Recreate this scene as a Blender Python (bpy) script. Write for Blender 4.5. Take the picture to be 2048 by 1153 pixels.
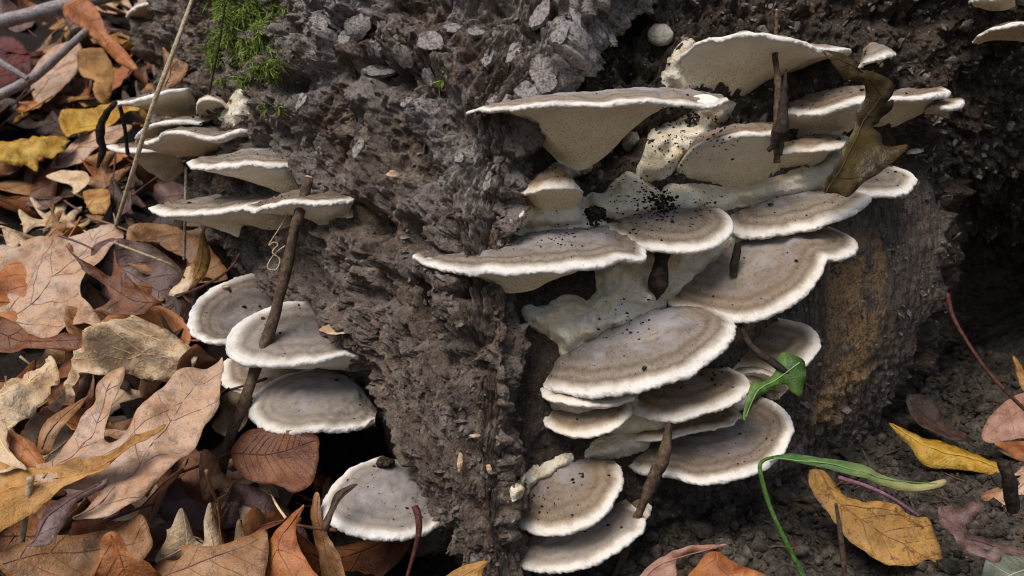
import bpy, math, random
import numpy as np
from mathutils import Vector, Matrix
from mathutils.geometry import delaunay_2d_cdt

# ------------------------------------------------------------------ camera, sky, sun, exposure
for o in list(bpy.data.objects): bpy.data.objects.remove(o)
scene = bpy.context.scene
COL = scene.collection
FPX, PITCH, CAM = 1600.0, math.radians(12.0), np.array((0.0, 0.0, 0.28))
cam_data = bpy.data.cameras.new('camera'); cam = bpy.data.objects.new('camera', cam_data); COL.objects.link(cam)
cam.location = CAM; cam.rotation_euler = (math.pi / 2 - PITCH, 0, 0)
cam_data.sensor_width = 36.0; cam_data.lens = 36.0 * FPX / 2048.0
cam_data.clip_start = 0.01; cam_data.clip_end = 200.0
cam_data.dof.use_dof = True; cam_data.dof.focus_distance = 0.54; cam_data.dof.aperture_fstop = 10.0
scene.camera = cam
SUN_EL, SUN_AZ = math.radians(58), math.radians(215)     # high, from behind the camera and its left side
world = bpy.data.worlds.new('World'); scene.world = world; world.use_nodes = True
wn = world.node_tree.nodes; wl = world.node_tree.links
sky = wn.new('ShaderNodeTexSky'); sky.sky_type = 'NISHITA'; sky.sun_disc = False
sky.sun_elevation = SUN_EL; sky.sun_rotation = SUN_AZ
sky.air_density = 1.1; sky.dust_density = 2.5; sky.ozone_density = 1.0
wn['Background'].inputs['Strength'].default_value = 0.072
wl.new(sky.outputs[0], wn['Background'].inputs['Color'])
sun_data = bpy.data.lights.new('sun', 'SUN'); sun = bpy.data.objects.new('sun', sun_data); COL.objects.link(sun)
sun_data.energy = 2.3; sun_data.angle = math.radians(32); sun_data.color = (1.0, 0.97, 0.94)
sdir = Vector((math.sin(SUN_AZ) * math.cos(SUN_EL), math.cos(SUN_AZ) * math.cos(SUN_EL), math.sin(SUN_EL)))
sun.rotation_euler = sdir.to_track_quat('Z', 'Y').to_euler()
scene.view_settings.view_transform = 'Standard'; scene.view_settings.look = 'None'
scene.view_settings.gamma = 1.0; scene.view_settings.use_curve_mapping = False
scene.view_settings.exposure = 0.48
scene.cycles.use_denoising = True; scene.cycles.use_adaptive_sampling = False; scene.cycles.filter_width = 1.1
scene.cycles.sample_clamp_indirect = 4.0
scene.cycles.max_bounces = 6; scene.cycles.diffuse_bounces = 3; scene.cycles.glossy_bounces = 2

RNG = np.random.default_rng(7); random.seed(7)

# ------------------------------------------------------------------ small maths
def ray_dir(px, py):
    r = np.array((1, 0, 0.)); f = np.array((0, math.cos(PITCH), -math.sin(PITCH))); u = np.array((0, math.sin(PITCH), math.cos(PITCH)))
    d = f * FPX + r * (px - 1024.0) + u * (576.5 - py)
    return d / np.linalg.norm(d)
def at(px, py, Y):
    d = ray_dir(px, py); return CAM + d * (Y / d[1])
def S(r, g, b):
    f = lambda c: c / 12.92 if c <= 0.04045 else ((c + 0.055) / 1.055) ** 2.4
    return (f(r / 255), f(g / 255), f(b / 255), 1.0)
def unit(v):
    v = np.asarray(v, float); n = np.linalg.norm(v, axis=-1, keepdims=True); return v / np.maximum(n, 1e-12)
def sstep(a, b, x):
    t = np.clip((x - a) / (b - a), 0, 1); return t * t * (3 - 2 * t)

U = np.uint32
def hash3(ix, iy, iz, seed=0):
    with np.errstate(over='ignore'):
        n = ix.astype(U) * U(374761393) + iy.astype(U) * U(668265263) + iz.astype(U) * U(2246822519) + U(seed * 3266489917 & 0xffffffff)
        n = (n ^ (n >> U(13))) * U(1274126177); n = (n ^ (n >> U(15))) * U(2654435761)
        n = n ^ (n >> U(16))
    return n.astype(np.float32) * np.float32(1 / 4294967296.0)
def vnoise(p, seed=0):
    p = np.asarray(p, np.float32); i = np.floor(p); f = p - i; i = i.astype(np.int64)
    w = f * f * f * (f * (f * 6 - 15) + 10)
    x, y, z = i[..., 0], i[..., 1], i[..., 2]; out = 0
    for dx in (0, 1):
        wx = w[..., 0] if dx else 1 - w[..., 0]
        for dy in (0, 1):
            wy = w[..., 1] if dy else 1 - w[..., 1]
            for dz in (0, 1):
                wz = w[..., 2] if dz else 1 - w[..., 2]
                out = out + wx * wy * wz * hash3(x + dx, y + dy, z + dz, seed)
    return out * 2 - 1
def fbm(p, octaves=4, seed=0, gain=0.5, ridged=False):
    p = np.asarray(p, np.float32); a, s, tot = 1.0, 0.0, 0.0
    for k in range(octaves):
        n = vnoise(p + np.float32(k * 17.3), seed + k)
        if ridged: n = 1 - 2 * np.abs(n)
        s = s + n * a; tot += a; a *= gain; p = p * np.float32(2.03)
    return s / tot
def worley(p, seed=0):
    """F1, F2 and a random value of the nearest cell"""
    p = np.asarray(p, np.float32); i = np.floor(p).astype(np.int64); f = p - i
    f1 = np.full(p.shape[:-1], 9, np.float32); f2 = f1.copy(); cid = np.zeros_like(f1)
    for dx in (-1, 0, 1):
        for dy in (-1, 0, 1):
            for dz in (-1, 0, 1):
                x, y, z = i[..., 0] + dx, i[..., 1] + dy, i[..., 2] + dz
                h = hash3(x, y, z, seed)
                d = (dx + h - f[..., 0]) ** 2 + (dy + hash3(x, y, z, seed + 1) - f[..., 1]) ** 2 + (dz + hash3(x, y, z, seed + 2) - f[..., 2]) ** 2
                near = d < f1
                f2 = np.where(near, f1, np.minimum(f2, d)); cid = np.where(near, (h * 7.31) % 1, cid); f1 = np.where(near, d, f1)
    return np.sqrt(f1), np.sqrt(f2), cid
def spline(pts, n, closed=False):
    """Catmull-Rom through pts, resampled evenly"""
    P = np.asarray(pts, float)
    if len(P) == 1: return np.repeat(P, n, 0)
    if closed: Q = np.vstack([P[-1:], P, P[:2]])
    else: Q = np.vstack([2 * P[0] - P[1], P, 2 * P[-1] - P[-2]])
    out = []
    for k in range(1, len(Q) - 2):
        t = np.linspace(0, 1, 24, endpoint=False)[:, None]; a, b, c, d = Q[k - 1], Q[k], Q[k + 1], Q[k + 2]
        out.append(0.5 * (2 * b + (c - a) * t + (2 * a - 5 * b + 4 * c - d) * t ** 2 + (3 * b - a - 3 * c + d) * t ** 3))
    out.append(Q[-2][None]); out = np.vstack(out)
    L = np.concatenate([[0], np.cumsum(np.linalg.norm(np.diff(out, axis=0), axis=1))])
    s = np.linspace(0, L[-1], n, endpoint=not closed)
    return np.stack([np.interp(s, L, out[:, k]) for k in range(out.shape[1])], 1)

# ------------------------------------------------------------------ mesh helpers
def mesh_from(name, V, F, smooth=True, attrs=None):
    V = np.ascontiguousarray(V, np.float32).reshape(-1, 3)
    me = bpy.data.meshes.new(name)
    if isinstance(F, np.ndarray):
        F = np.ascontiguousarray(F, np.int32); k = F.shape[1]
        me.vertices.add(len(V)); me.vertices.foreach_set('co', V.ravel())
        me.loops.add(F.size); me.loops.foreach_set('vertex_index', F.ravel())
        me.polygons.add(len(F)); me.polygons.foreach_set('loop_start', np.arange(0, F.size, k, dtype=np.int32))
        me.update(calc_edges=True)
    else:
        me.from_pydata(V.tolist(), [], F)
    me.polygons.foreach_set('use_smooth', np.full(len(me.polygons), smooth))
    for k, a in (attrs or {}).items():
        at_ = me.attributes.new(k, 'FLOAT', 'POINT'); at_.data.foreach_set('value', np.ascontiguousarray(a, np.float32).ravel())
    me.update(); return me
def link(name, me, mat=None, parent=None, loc=None):
    o = bpy.data.objects.new(name, me); COL.objects.link(o)
    if mat is not None and me is not None and not me.materials: me.materials.append(mat)
    if parent is not None: o.parent = parent
    if loc is not None: o.location = loc
    return o
def tag(o, label=None, cat=None, group=None, kind=None):
    if label: o['label'] = label
    if cat: o['category'] = cat
    if group: o['group'] = group
    if kind: o['kind'] = kind
    return o
def empty(name, loc, label, cat, group=None):
    o = bpy.data.objects.new(name, None); COL.objects.link(o); o.location = loc; o.empty_display_size = 0.01
    return tag(o, label, cat, group)
def grid_faces(nu, nv, closed_u=False):
    """quads over an array laid out [u][v]"""
    u = np.arange(nu if closed_u else nu - 1); v = np.arange(nv - 1)
    a = (u[:, None] * nv + v[None]); b = (((u + 1) % nu)[:, None] * nv + v[None])
    return np.stack([a, b, b + 1, a + 1], -1).reshape(-1, 4)
def tube(path, radii, sides=8, rough=0.0, seed=0, cap=True, ridges=0.0):
    P = np.asarray(path, float); n = len(P); radii = np.broadcast_to(np.asarray(radii, float), (n,))
    T = unit(np.gradient(P, axis=0)); ref = np.array((0, 0, 1.)) if abs(T[0][2]) < 0.9 else np.array((1., 0, 0))
    N = []; nn = unit(np.cross(T[0], ref))
    for t in T:
        nn = unit(nn - t * np.dot(nn, t)); N.append(nn)
    N = np.array(N); B = np.cross(T, N); a = np.linspace(0, 2 * math.pi, sides, endpoint=False)
    ring = N[:, None] * np.cos(a)[None, :, None] + B[:, None] * np.sin(a)[None, :, None]
    r = radii[:, None] * (1 + ridges * np.sin(a * 5 + seed)[None])
    V = P[:, None] + ring * r[..., None]
    if rough: V = V + ring * (radii[:, None] * rough * fbm(V * 0.35 / max(radii.mean(), 1e-4), 3, seed))[..., None]
    F = []
    for i in range(n - 1):
        for j in range(sides): F.append((i * sides + j, i * sides + (j + 1) % sides, (i + 1) * sides + (j + 1) % sides, (i + 1) * sides + j))
    V = V.reshape(-1, 3)
    if cap:
        V = np.vstack([V, P[0], P[-1]]); c0, c1 = n * sides, n * sides + 1
        for j in range(sides):
            F.append((c0, (j + 1) % sides, j)); F.append((c1, (n - 1) * sides + j, (n - 1) * sides + (j + 1) % sides))
    return V, F

# ------------------------------------------------------------------ node helpers
class Mat:
    def __init__(s, name, rough=0.8, spec=0.25):
        s.m = bpy.data.materials.new(name); s.m.use_nodes = True; s.t = s.m.node_tree; s.n = s.t.nodes; s.b = s.n['Principled BSDF']
        s.b.inputs['Roughness'].default_value = rough; s.b.inputs['Specular IOR Level'].default_value = spec
        s.co = s.n.new('ShaderNodeTexCoord').outputs['Object']
    def put(s, sock, v):
        if hasattr(v, 'is_output'): s.t.links.new(v, sock)
        elif v is not None: sock.default_value = v
    def attr(s, name, typ='GEOMETRY'):
        n = s.n.new('ShaderNodeAttribute'); n.attribute_name = name; n.attribute_type = typ; return n.outputs['Fac']
    def map(s, scale=(1, 1, 1), rot=(0, 0, 0), co=None):
        n = s.n.new('ShaderNodeMapping'); n.inputs['Scale'].default_value = scale; n.inputs['Rotation'].default_value = rot
        s.t.links.new(co or s.co, n.inputs['Vector']); return n.outputs[0]
    def noise(s, scale, detail=4, rough=0.55, co=None, dist=0.0):
        n = s.n.new('ShaderNodeTexNoise'); n.inputs['Scale'].default_value = scale; n.inputs['Detail'].default_value = detail
        n.inputs['Roughness'].default_value = rough; n.inputs['Distortion'].default_value = dist
        s.t.links.new(co or s.co, n.inputs['Vector']); return n.outputs['Fac']
    def voro(s, scale, feature='F1', co=None, out='Distance'):
        n = s.n.new('ShaderNodeTexVoronoi'); n.feature = feature; n.inputs['Scale'].default_value = scale
        s.t.links.new(co or s.co, n.inputs['Vector']); return n.outputs[out]
    def comb(s, x, y, z=0.0):
        n = s.n.new('ShaderNodeCombineXYZ'); [s.put(n.inputs[k], v) for k, v in enumerate((x, y, z))]; return n.outputs[0]
    def math(s, op, a, b=0.0, clamp=False):
        n = s.n.new('ShaderNodeMath'); n.operation = op; n.use_clamp = clamp; s.put(n.inputs[0], a); s.put(n.inputs[1], b); return n.outputs[0]
    def ramp(s, fac, stops, interp='LINEAR'):
        n = s.n.new('ShaderNodeValToRGB'); e = n.color_ramp.elements; n.color_ramp.interpolation = interp
        while len(e) < len(stops): e.new(0.5)
        for k, (p, c) in enumerate(stops):
            e[k].position = p; e[k].color = c if not isinstance(c, (int, float)) else (c, c, c, 1)
        s.put(n.inputs[0], fac); return n.outputs[0]
    def mix(s, fac, a, b, mode='MIX'):
        n = s.n.new('ShaderNodeMix'); n.data_type = 'RGBA'; n.blend_type = mode; n.clamp_factor = True
        s.put(n.inputs[0], fac); s.put(n.inputs[6], a); s.put(n.inputs[7], b); return n.outputs[2]
    def bump(s, h, strength=0.5, dist=0.001, prev=None):
        n = s.n.new('ShaderNodeBump'); n.inputs['Strength'].default_value = strength; n.inputs['Distance'].default_value = dist
        s.put(n.inputs['Height'], h)
        if prev is not None: s.put(n.inputs['Normal'], prev)
        return n.outputs[0]
    def done(s, color, normal=None, rough=None):
        s.put(s.b.inputs['Base Color'], color)
        if normal is not None: s.put(s.b.inputs['Normal'], normal)
        if rough is not None: s.put(s.b.inputs['Roughness'], rough)
        return s.m
    def translucent(s, color, fac):
        out = s.n['Material Output']; t = s.n.new('ShaderNodeBsdfTranslucent'); s.put(t.inputs['Color'], color)
        mx = s.n.new('ShaderNodeMixShader'); mx.inputs[0].default_value = fac
        s.t.links.new(s.b.outputs[0], mx.inputs[1]); s.t.links.new(t.outputs[0], mx.inputs[2]); s.t.links.new(mx.outputs[0], out.inputs[0]); return s.m

# ------------------------------------------------------------------ materials of the setting
def soil_material():
    m = Mat('soil', 0.95, 0.15)
    a = m.noise(35, 6, 0.65); b = m.noise(240, 5, 0.7); c = m.noise(900, 3, 0.6)
    col = m.ramp(m.math('ADD', m.math('MULTIPLY', a, 0.5), m.math('MULTIPLY', b, 0.5)), [(0.3, S(26, 23, 20)), (0.46, S(60, 54, 47)), (0.58, S(98, 90, 80)), (0.76, S(138, 129, 116))])
    col = m.mix(m.ramp(m.noise(70, 3), [(0.58, 0.0), (0.7, 0.55)]), col, S(88, 62, 42))
    sx = m.n.new('ShaderNodeSeparateXYZ'); m.t.links.new(m.co, sx.inputs[0])
    col = m.mix(m.ramp(m.math('ADD', m.math('MULTIPLY', sx.outputs['X'], -4.0), m.math('MULTIPLY', m.noise(20), .4)), [(.1, 0.0), (.5, .85)]), col, S(28, 21, 16))   # leaf mould, blackened to paint in the shade of the litter gaps
    return m.done(col, m.bump(c, 0.6, 0.0012, m.bump(b, 0.7, 0.004)))
def trunk_material():
    m = Mat('bark_and_rotten_wood', 0.64, 0.45)
    pale, wood, rot, cell = m.attr('pale'), m.attr('wood'), m.attr('rot'), m.attr('cell')
    n1 = m.noise(30, 6, 0.65); n2 = m.noise(140, 6, 0.7); n3 = m.noise(700, 4, 0.65)
    grain = m.noise(60, 6, 0.65, m.map((6, 6, 0.7)))
    mixn = m.math('ADD', m.math('MULTIPLY', n1, 0.45), m.math('MULTIPLY', n2, 0.55))
    bark = m.ramp(mixn, [(0.28, S(42, 32, 26)), (0.39, S(88, 72, 59)), (0.49, S(130, 112, 96)), (0.59, S(168, 150, 133)), (0.76, S(200, 187, 172))])
    red = m.ramp(m.noise(55, 5, 0.6), [(0.48, 0.0), (0.62, 0.7)])
    bark = m.mix(red, bark, m.ramp(n2, [(0.35, S(62, 40, 28)), (0.65, S(134, 94, 68))]))
    bark = m.mix(m.math('MULTIPLY', cell, 0.30), bark, S(104, 92, 83))
    lich = m.math('MULTIPLY', pale, m.ramp(m.math('ADD', m.math('MULTIPLY', m.noise(150, 6, 0.72), 0.65), m.math('MULTIPLY', n1, 0.35)), [(0.39, 0.0), (0.49, 0.95)]))
    bark = m.mix(lich, bark, m.ramp(n3, [(0.3, S(150, 138, 130)), (0.7, S(208, 200, 196))]))
    # rotten, crumbly wood of the far side
    rc = m.ramp(mixn, [(0.28, S(28, 21, 16)), (0.45, S(60, 47, 35)), (0.58, S(96, 77, 58)), (0.75, S(144, 122, 96))])
    rc = m.mix(m.ramp(m.noise(90, 6, 0.7), [(0.56, 0.0), (0.68, 0.75)]), rc, m.ramp(n3, [(0.3, S(74, 62, 52)), (0.7, S(136, 124, 108))]))
    col = m.mix(rot, bark, rc)
    # sawn, weathered face
    wc = m.ramp(grain, [(0.3, S(56, 46, 38)), (0.48, S(98, 83, 71)), (0.62, S(134, 118, 104)), (0.8, S(168, 154, 140))])
    saw = m.noise(60, 3, 0.5, m.map((14, 2, 0.4), (0, math.radians(40), 0)))
    wc = m.mix(m.ramp(saw, [(0.58, 0.0), (0.66, 0.5)]), wc, S(124, 115, 108))
    yn = m.math('ADD', m.math('MULTIPLY', m.noise(30, 4, 0.6, m.map((1.6, 1.6, .7))), 0.55), m.math('MULTIPLY', m.noise(170, 5, 0.75, m.map((1.5, 1.5, .5))), 0.45))
    yel = m.math('MULTIPLY', m.attr('yellow'), m.ramp(yn, [(0.42, 0.0), (0.49, 0.9)]))
    wc = m.mix(yel, wc, m.ramp(n3, [(0.3, S(142, 104, 62)), (0.55, S(204, 162, 108)), (0.75, S(228, 198, 150))]))
    dark = m.math('MULTIPLY', m.attr('dark_wood'), 0.75)
    wc = m.mix(dark, wc, m.ramp(n2, [(0.35, S(34, 24, 18)), (0.7, S(66, 46, 34))]))
    col = m.mix(wood, col, wc)
    col = m.mix(m.ramp(m.voro(420), [(0.05, 0.65), (0.13, 0.0)]), col, S(126, 116, 104))
    col = m.mix(1.0, col, m.ramp(m.noise(380, 6, 0.78), [(0.36, 0.22), (0.49, 0.95), (0.68, 1.0)]), 'MULTIPLY')
    col = m.mix(m.ramp(m.noise(520, 4, .7), [(.58, 0.0), (.70, .6)]), col, S(156, 143, 130))
    nrm = m.bump(grain, 0.35, 0.002, m.bump(n3, 0.9, 0.0022, m.bump(n2, 1.0, 0.006)))
    return m.done(col, nrm)
MAT_SOIL, MAT_TRUNK = soil_material(), trunk_material()

# ------------------------------------------------------------------ ground: one sheet out to the horizon, a leaf bank rising behind
def ground_height(x, y):
    zl = np.interp(y, [-40, 0, .40, .50, .62, .75, 1.1, 1.5, 2.5, 6, 14, 40], [-.03, -.03, -.03, -.005, .06, .125, .285, .46, .93, 2.4, 4.2, 4.6])
    zr = np.interp(y, [-40, 0, .40, .50, .70, .85, 1.5, 2.5, 6, 14, 40], [-.02, -.02, -.01, .0, .035, .06, .3, .8, 2.2, 4.0, 4.6])
    w = sstep(0.10, -0.16, x)
    z = zl * w + zr * (1 - w)
    z = z - 0.085 * np.exp(-(((x + .065) / .075) ** 2 + ((y - .60) / .10) ** 2))        # the hollow under the root
    z = z - 0.05 * np.exp(-(((x - .42) / .08) ** 2 + ((y - .80) / .08) ** 2))            # and the one under the overhang
    return z
def axis(lo, hi, step, tail, far):
    core = np.arange(lo, hi, step); g = (far / step) ** (1 / tail); k = step * g ** np.arange(1, tail + 1)
    return np.concatenate([(lo - k)[::-1], core, hi + k])
gx = axis(-.45, .48, .0022, 46, 45.0); gy = axis(.36, .95, .002, 46, 45.0)
GX, GY = np.meshgrid(gx, gy, indexing='ij'); GZ = ground_height(GX, GY)
P = np.stack([GX, GY, GZ], -1).astype(np.float32)
near = np.exp(-(((GX - .15) / .9) ** 2 + ((GY - .6) / .9) ** 2))
f1, f2, _ = worley(P * 48, 3)
crumb = (0.55 - f1) * 0.016
f1b, _, _ = worley(P * 130 + 5, 9)
P[..., 2] += near * (fbm(P * 18, 4, 21) * 0.026 + crumb * (0.9 + fbm(P * 9, 2, 5)) + (0.5 - f1b) * 0.007 + fbm(P * 320, 3, 8) * 0.0022)
P[..., 2] += (1 - near) * fbm(P * 1.3, 4, 2) * 0.12
ground = link('ground', mesh_from('ground', P.reshape(-1, 3), grid_faces(len(gx), len(gy))), MAT_SOIL); tag(ground, kind='structure')

# ------------------------------------------------------------------ the trunk: plan profiles lofted along feature lines
LINES = [
 [(385,-40,.74),(395,150,.73),(405,300,.72),(425,430,.70),(500,540,.66),(640,650,.61),(745,740,.575),(800,880,.54),(870,1010,.515),(950,1130,.49),(980,1250,.48)],
 [(560,-40,.66),(560,300,.635),(600,450,.61),(690,600,.565),(800,740,.525),(850,900,.50),(910,1050,.48),(965,1150,.465),(985,1250,.46)],
 [(760,-40,.60),(780,300,.575),(800,550,.525),(870,750,.492),(920,900,.472),(950,1050,.46),(980,1160,.452),(990,1260,.448)],
 [(1050,-40,.565),(950,200,.535),(900,400,.515),(930,560,.488),(950,750,.465),(965,900,.453),(985,1050,.447),(995,1160,.443),(1003,1260,.44)],
 [(1245,-40,.55),(1130,100,.53),(1045,230,.515),(1010,400,.502),(1000,560,.480),(1000,750,.460),(1003,900,.450),(1010,1050,.445),(1020,1160,.442),(1022,1260,.438)],
 [(1290,-40,.62),(1190,100,.60),(1110,230,.575),(1060,400,.545),(1030,560,.515),(1030,750,.492),(1035,900,.482),(1045,1050,.472),(1060,1160,.465),(1065,1260,.46)],
 [(1420,-40,.61),(1380,120,.59),(1330,230,.575),(1300,400,.55),(1280,560,.525),(1280,750,.50),(1280,900,.495),(1280,1050,.495),(1280,1160,.49),(1280,1260,.49)],
 [(1620,-40,.61),(1620,230,.595),(1600,400,.575),(1590,560,.55),(1580,750,.535),(1560,900,.54),(1550,1050,.56),(1550,1160,.57)],
 [(1800,-40,.61),(1830,200,.615),(1875,330,.615),(1890,480,.605),(1880,600,.605),(1820,720,.615),(1760,850,.63),(1720,950,.66)],
 [(1850,-40,.62),(1890,200,.635),(1902,330,.65),(1903,480,.80),(1900,600,.82),(1870,720,.82),(1830,850,.82),(1800,950,.84)],
 [(2000,-40,.61),(2020,200,.63),(2030,330,.655),(2050,440,.72),(2065,520,.86),(2080,600,.88),(2080,720,.88),(2080,850,.88)],
 [(2220,-40,.63),(2260,200,.645),(2260,330,.655),(2300,480,.72),(2320,720,.76),(2320,850,.78)],
]
zs = np.concatenate([np.arange(-0.06, 0.425, 0.001), np.linspace(0.43, 1.3, 40)])
keys = []
for L in LINES:
    W = np.array([at(*p) for p in L]); W = W[np.argsort(W[:, 2])]
    X = np.interp(zs, W[:, 2], W[:, 0]); Y = np.interp(zs, W[:, 2], W[:, 1])
    keys.append(np.stack([X, Y], 1))
K = np.stack(keys, 1)                                          # [row][key][xy]
FL = np.array([at(*p) for p in [(290,-40,.97),(285,120,.96),(315,260,.92),(370,380,.88),(470,500,.84),(640,640,.80),(760,760,.76),(840,880,.74),(900,1000,.72),(960,1130,.70)]]); FL = FL[np.argsort(FL[:, 2])]
left_back = np.stack([np.interp(zs, FL[:, 2], FL[:, 0]), np.interp(zs, FL[:, 2], FL[:, 1])], 1)
right_back = K[:, -1] + np.array((0.12, 0.30))
back = np.repeat(np.array([[0.05, 1.15]]), len(zs), 0)
K = np.concatenate([left_back[:, None], K, right_back[:, None], back[:, None], left_back[:, None] + np.array((0.02, 0.02))], 1)
for _ in range(14):                                             # soften the feature lines along the height
    K[1:-1] = (K[:-2] + 2 * K[1:-1] + K[2:]) / 4
counts = [90, 120, 110, 150, 130, 60, 150, 170, 150, 70, 110, 90, 30, 12, 10]
cols, ucol = [], []
for k, c in enumerate(counts):
    t = np.arange(c) / c
    cols.append(K[:, k:k + 1] * (1 - t)[None, :, None] + K[:, k + 1:k + 2] * t[None, :, None]); ucol.append(k + t)
XY = np.concatenate(cols, 1); ucol = np.concatenate(ucol)
for _ in range(10):                                             # and along the width
    XY[:, 1:-1] = (XY[:, :-2] + 2 * XY[:, 1:-1] + XY[:, 2:]) / 4
NR, NC = XY.shape[:2]
T = np.concatenate([XY, np.broadcast_to(zs[:, None, None], (NR, NC, 1))], 2).astype(np.float32)
Nrm = unit(np.cross(np.gradient(T, axis=1), np.gradient(T, axis=0))).astype(np.float32)     # outward
u = np.broadcast_to(ucol[None], (NR, NC)); z = T[..., 2]
w_rot = np.clip(sstep(5.6, 6.1, u) * sstep(0.225, 0.265, z) + sstep(8.9, 9.15, u), 0, 1) * sstep(14.5, 13.5, u)
w_wood = sstep(5.55, 5.9, u) * (1 - w_rot)
w_bark = 1 - np.clip(w_rot + w_wood, 0, 1)
warp = np.stack([fbm(T * 30, 3, s) for s in (31, 32, 33)], -1) * 0.35
# flaky bark: stepped flakes, long fissures and stringy grain that follow the root lines
Q = np.stack([u * 0.072, T[..., 1] * 0.35 + u * .01, z], -1).astype(np.float32)
def terrace(t, levels, edge=0.3):
    v = t * levels; i = np.floor(v); return (i + sstep(0, edge, v - i)) / levels
lump = fbm(T * 16, 4, 71); mid = fbm(T * 60, 4, 75, 0.6); fine = fbm(T * 300, 3, 77, 0.6)
upper = sstep(0.08, 0.22, z)                                    # plates above, stringy grain down on the root
t1 = terrace(fbm(Q * np.array((44, 30, 24), np.float32) + warp * 1.2, 5, 43, .55) + .02 * fine, 5.5, .2)
t2 = terrace(fbm(Q * np.array((120, 80, 55), np.float32) + warp * 2.5, 4, 47, .6) + .05 * fine, 4, .22)
fis = sstep(0.62, 1.0, fbm(Q * np.array((34, 20, 11), np.float32) + warp * 1.6, 3, 53, .45, ridged=True))
fis2 = sstep(0.5, 1.0, fbm(Q * np.array((95, 60, 30), np.float32) + warp * 3, 3, 57, .5, ridged=True))
cell = np.clip(t1 * 1.3 + .5, 0, 1)
g1, g2, cell2 = worley(T * np.array((120, 120, 90), np.float32) + warp * 3, 51)
grain = fbm(Q * np.array((210, 120, 26), np.float32) + warp * 2, 4, 61, 0.55, ridged=True)
pits = np.clip(fbm(T * 30, 3, 91) - 0.25, 0, 1)
d_bark = lump * 0.014 + t1 * (0.015 + .011 * upper) + t2 * (0.0035 + .005 * upper) - fis * (0.022) - fis2 * 0.0075 + grain * (0.0060 - 0.0040 * upper) + mid * 0.0025 + fine * 0.0013 - pits * 0.045
r1, r2, rcell = worley(T * 34 + warp, 81)
d_rot = (0.5 - r1) * 0.018 + (0.5 - g1) * 0.010 + terrace(mid, 5) * 0.012 + fine * 0.0032 + lump * 0.012 - np.clip(fbm(T * 22, 3, 95) - .15, 0, 1) * 0.06
rough_low = sstep(0.13, 0.05, z)
d_wood = lump * 0.004 + grain * 0.0016 + mid * (0.0015 + 0.005 * rough_low) + fine * (0.0008 + .001 * rough_low) + (0.5 - g1) * (0.001 + 0.006 * rough_low)
zc = T[..., 1] * math.cos(PITCH) + (CAM[2] - T[..., 2]) * math.sin(PITCH); yc = (T[..., 2] - CAM[2]) * math.cos(PITCH) + T[..., 1] * math.sin(PITCH)
PX, PY = 1024 + FPX * T[..., 0] / zc, 576.5 - FPX * yc / zc
def feature(pts, rad, depth):                                    # hollows (+) and ledges (-) of this trunk, along a line on its surface
    w = np.zeros(T.shape[:2], np.float32)
    for px, py in (spline(pts, 12) if len(pts) > 1 else pts):
        near_ = np.abs(PX - px) + np.abs(PY - py) + np.where(T[..., 1] > .95, 1e4, 0); i = np.unravel_index(np.argmin(near_), near_.shape); w = np.maximum(w, np.exp(-((T - T[i] + warp * .012) ** 2).sum(-1) / rad ** 2))
    return -w * depth
d_bark = d_bark + feature([(620,150),(720,135),(800,150),(880,190)], .012, .022) + feature([(900,250),(945,310)], .016, .022) + feature([(1060,300),(1090,340)], .014, .02) \
    + feature([(690,415),(735,440)], .009, .018) + feature([(815,470),(850,500)], .010, .02) + feature([(868,600),(880,650)], .010, .024) + feature([(800,330),(860,350)], .014, .014) + feature([(820,20),(960,15),(1040,40)], .012, .016) \
    + feature([(570,210),(660,245),(740,310),(830,390),(900,440)], .010, -.010) + feature([(520,470),(640,480),(740,500),(840,540)], .010, -.008) + feature([(640,120),(760,90),(880,110)], .014, -.010) + feature([(1000,260),(1040,140),(1130,20)], .014, -.010) + feature([(905,560),(925,700),(950,850)], .010, -.008)
disp = d_bark * w_bark + d_rot * w_rot + d_wood * w_wood
disp = disp * sstep(0.42, 0.40, z) + sstep(0.40, 0.43, z) * (lump * 0.02)
T = T + Nrm * disp[..., None].astype(np.float32)
dark_wood = sstep(5.5, 5.8, u) * sstep(7.7, 7.1, u) * sstep(0.33, 0.28, z)  # wood coloured darker from the inner corner across the bracket-bearing face
yellow = sstep(7.25, 7.6, u) * sstep(8.95, 8.5, u) * sstep(0.03, 0.06, z) * sstep(0.215, 0.17, z) * sstep(-.25, .05, fbm(T * np.array((20, 20, 12), np.float32), 3, 97))
pale = np.clip(sstep(0.17, 0.30, z) * sstep(1.6, 2.6, u) * sstep(.36, .62, cell) * sstep(-.25, .25, fbm(T * 22, 3, 98)) * 1.1, 0, 1)
pale = np.maximum(pale, 0.35 * sstep(0.05, 0.2, fbm(T * 20, 3, 99)) * sstep(0.1, 0.25, z))
# close the top with a fan
V = T.reshape(-1, 3); F = grid_faces(NR, NC); F = F[:, ::-1]
wrap = np.stack([np.arange(NR - 1) * NC + NC - 1, np.arange(1, NR) * NC + NC - 1, np.arange(1, NR) * NC, np.arange(NR - 1) * NC], 1)
V = np.vstack([V, [[0.05, .8, 1.33]]]); top0 = (NR - 1) * NC
tri = np.stack([top0 + np.arange(0, NC - 1), top0 + np.arange(1, NC), np.full(NC - 1, len(V) - 1), np.full(NC - 1, len(V) - 1)], 1)
ext = lambda a: np.concatenate([np.asarray(a, np.float32).ravel(), [0]])
tree = empty('tree', (0.05, 0.75, 0.0), 'thick rotting tree base with dark flaking bark, split ridge and sawn face', 'tree')
trunk_me = mesh_from('trunk', V - np.array((0.05, 0.75, 0)), np.vstack([F, wrap[:, ::-1]]), attrs=dict(pale=ext(pale), wood=ext(w_wood), rot=ext(w_rot), cell=ext(cell), yellow=ext(yellow), dark_wood=ext(dark_wood)))
trunk = link('trunk', trunk_me, MAT_TRUNK, tree)
bpy.context.view_layer.update()
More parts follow.
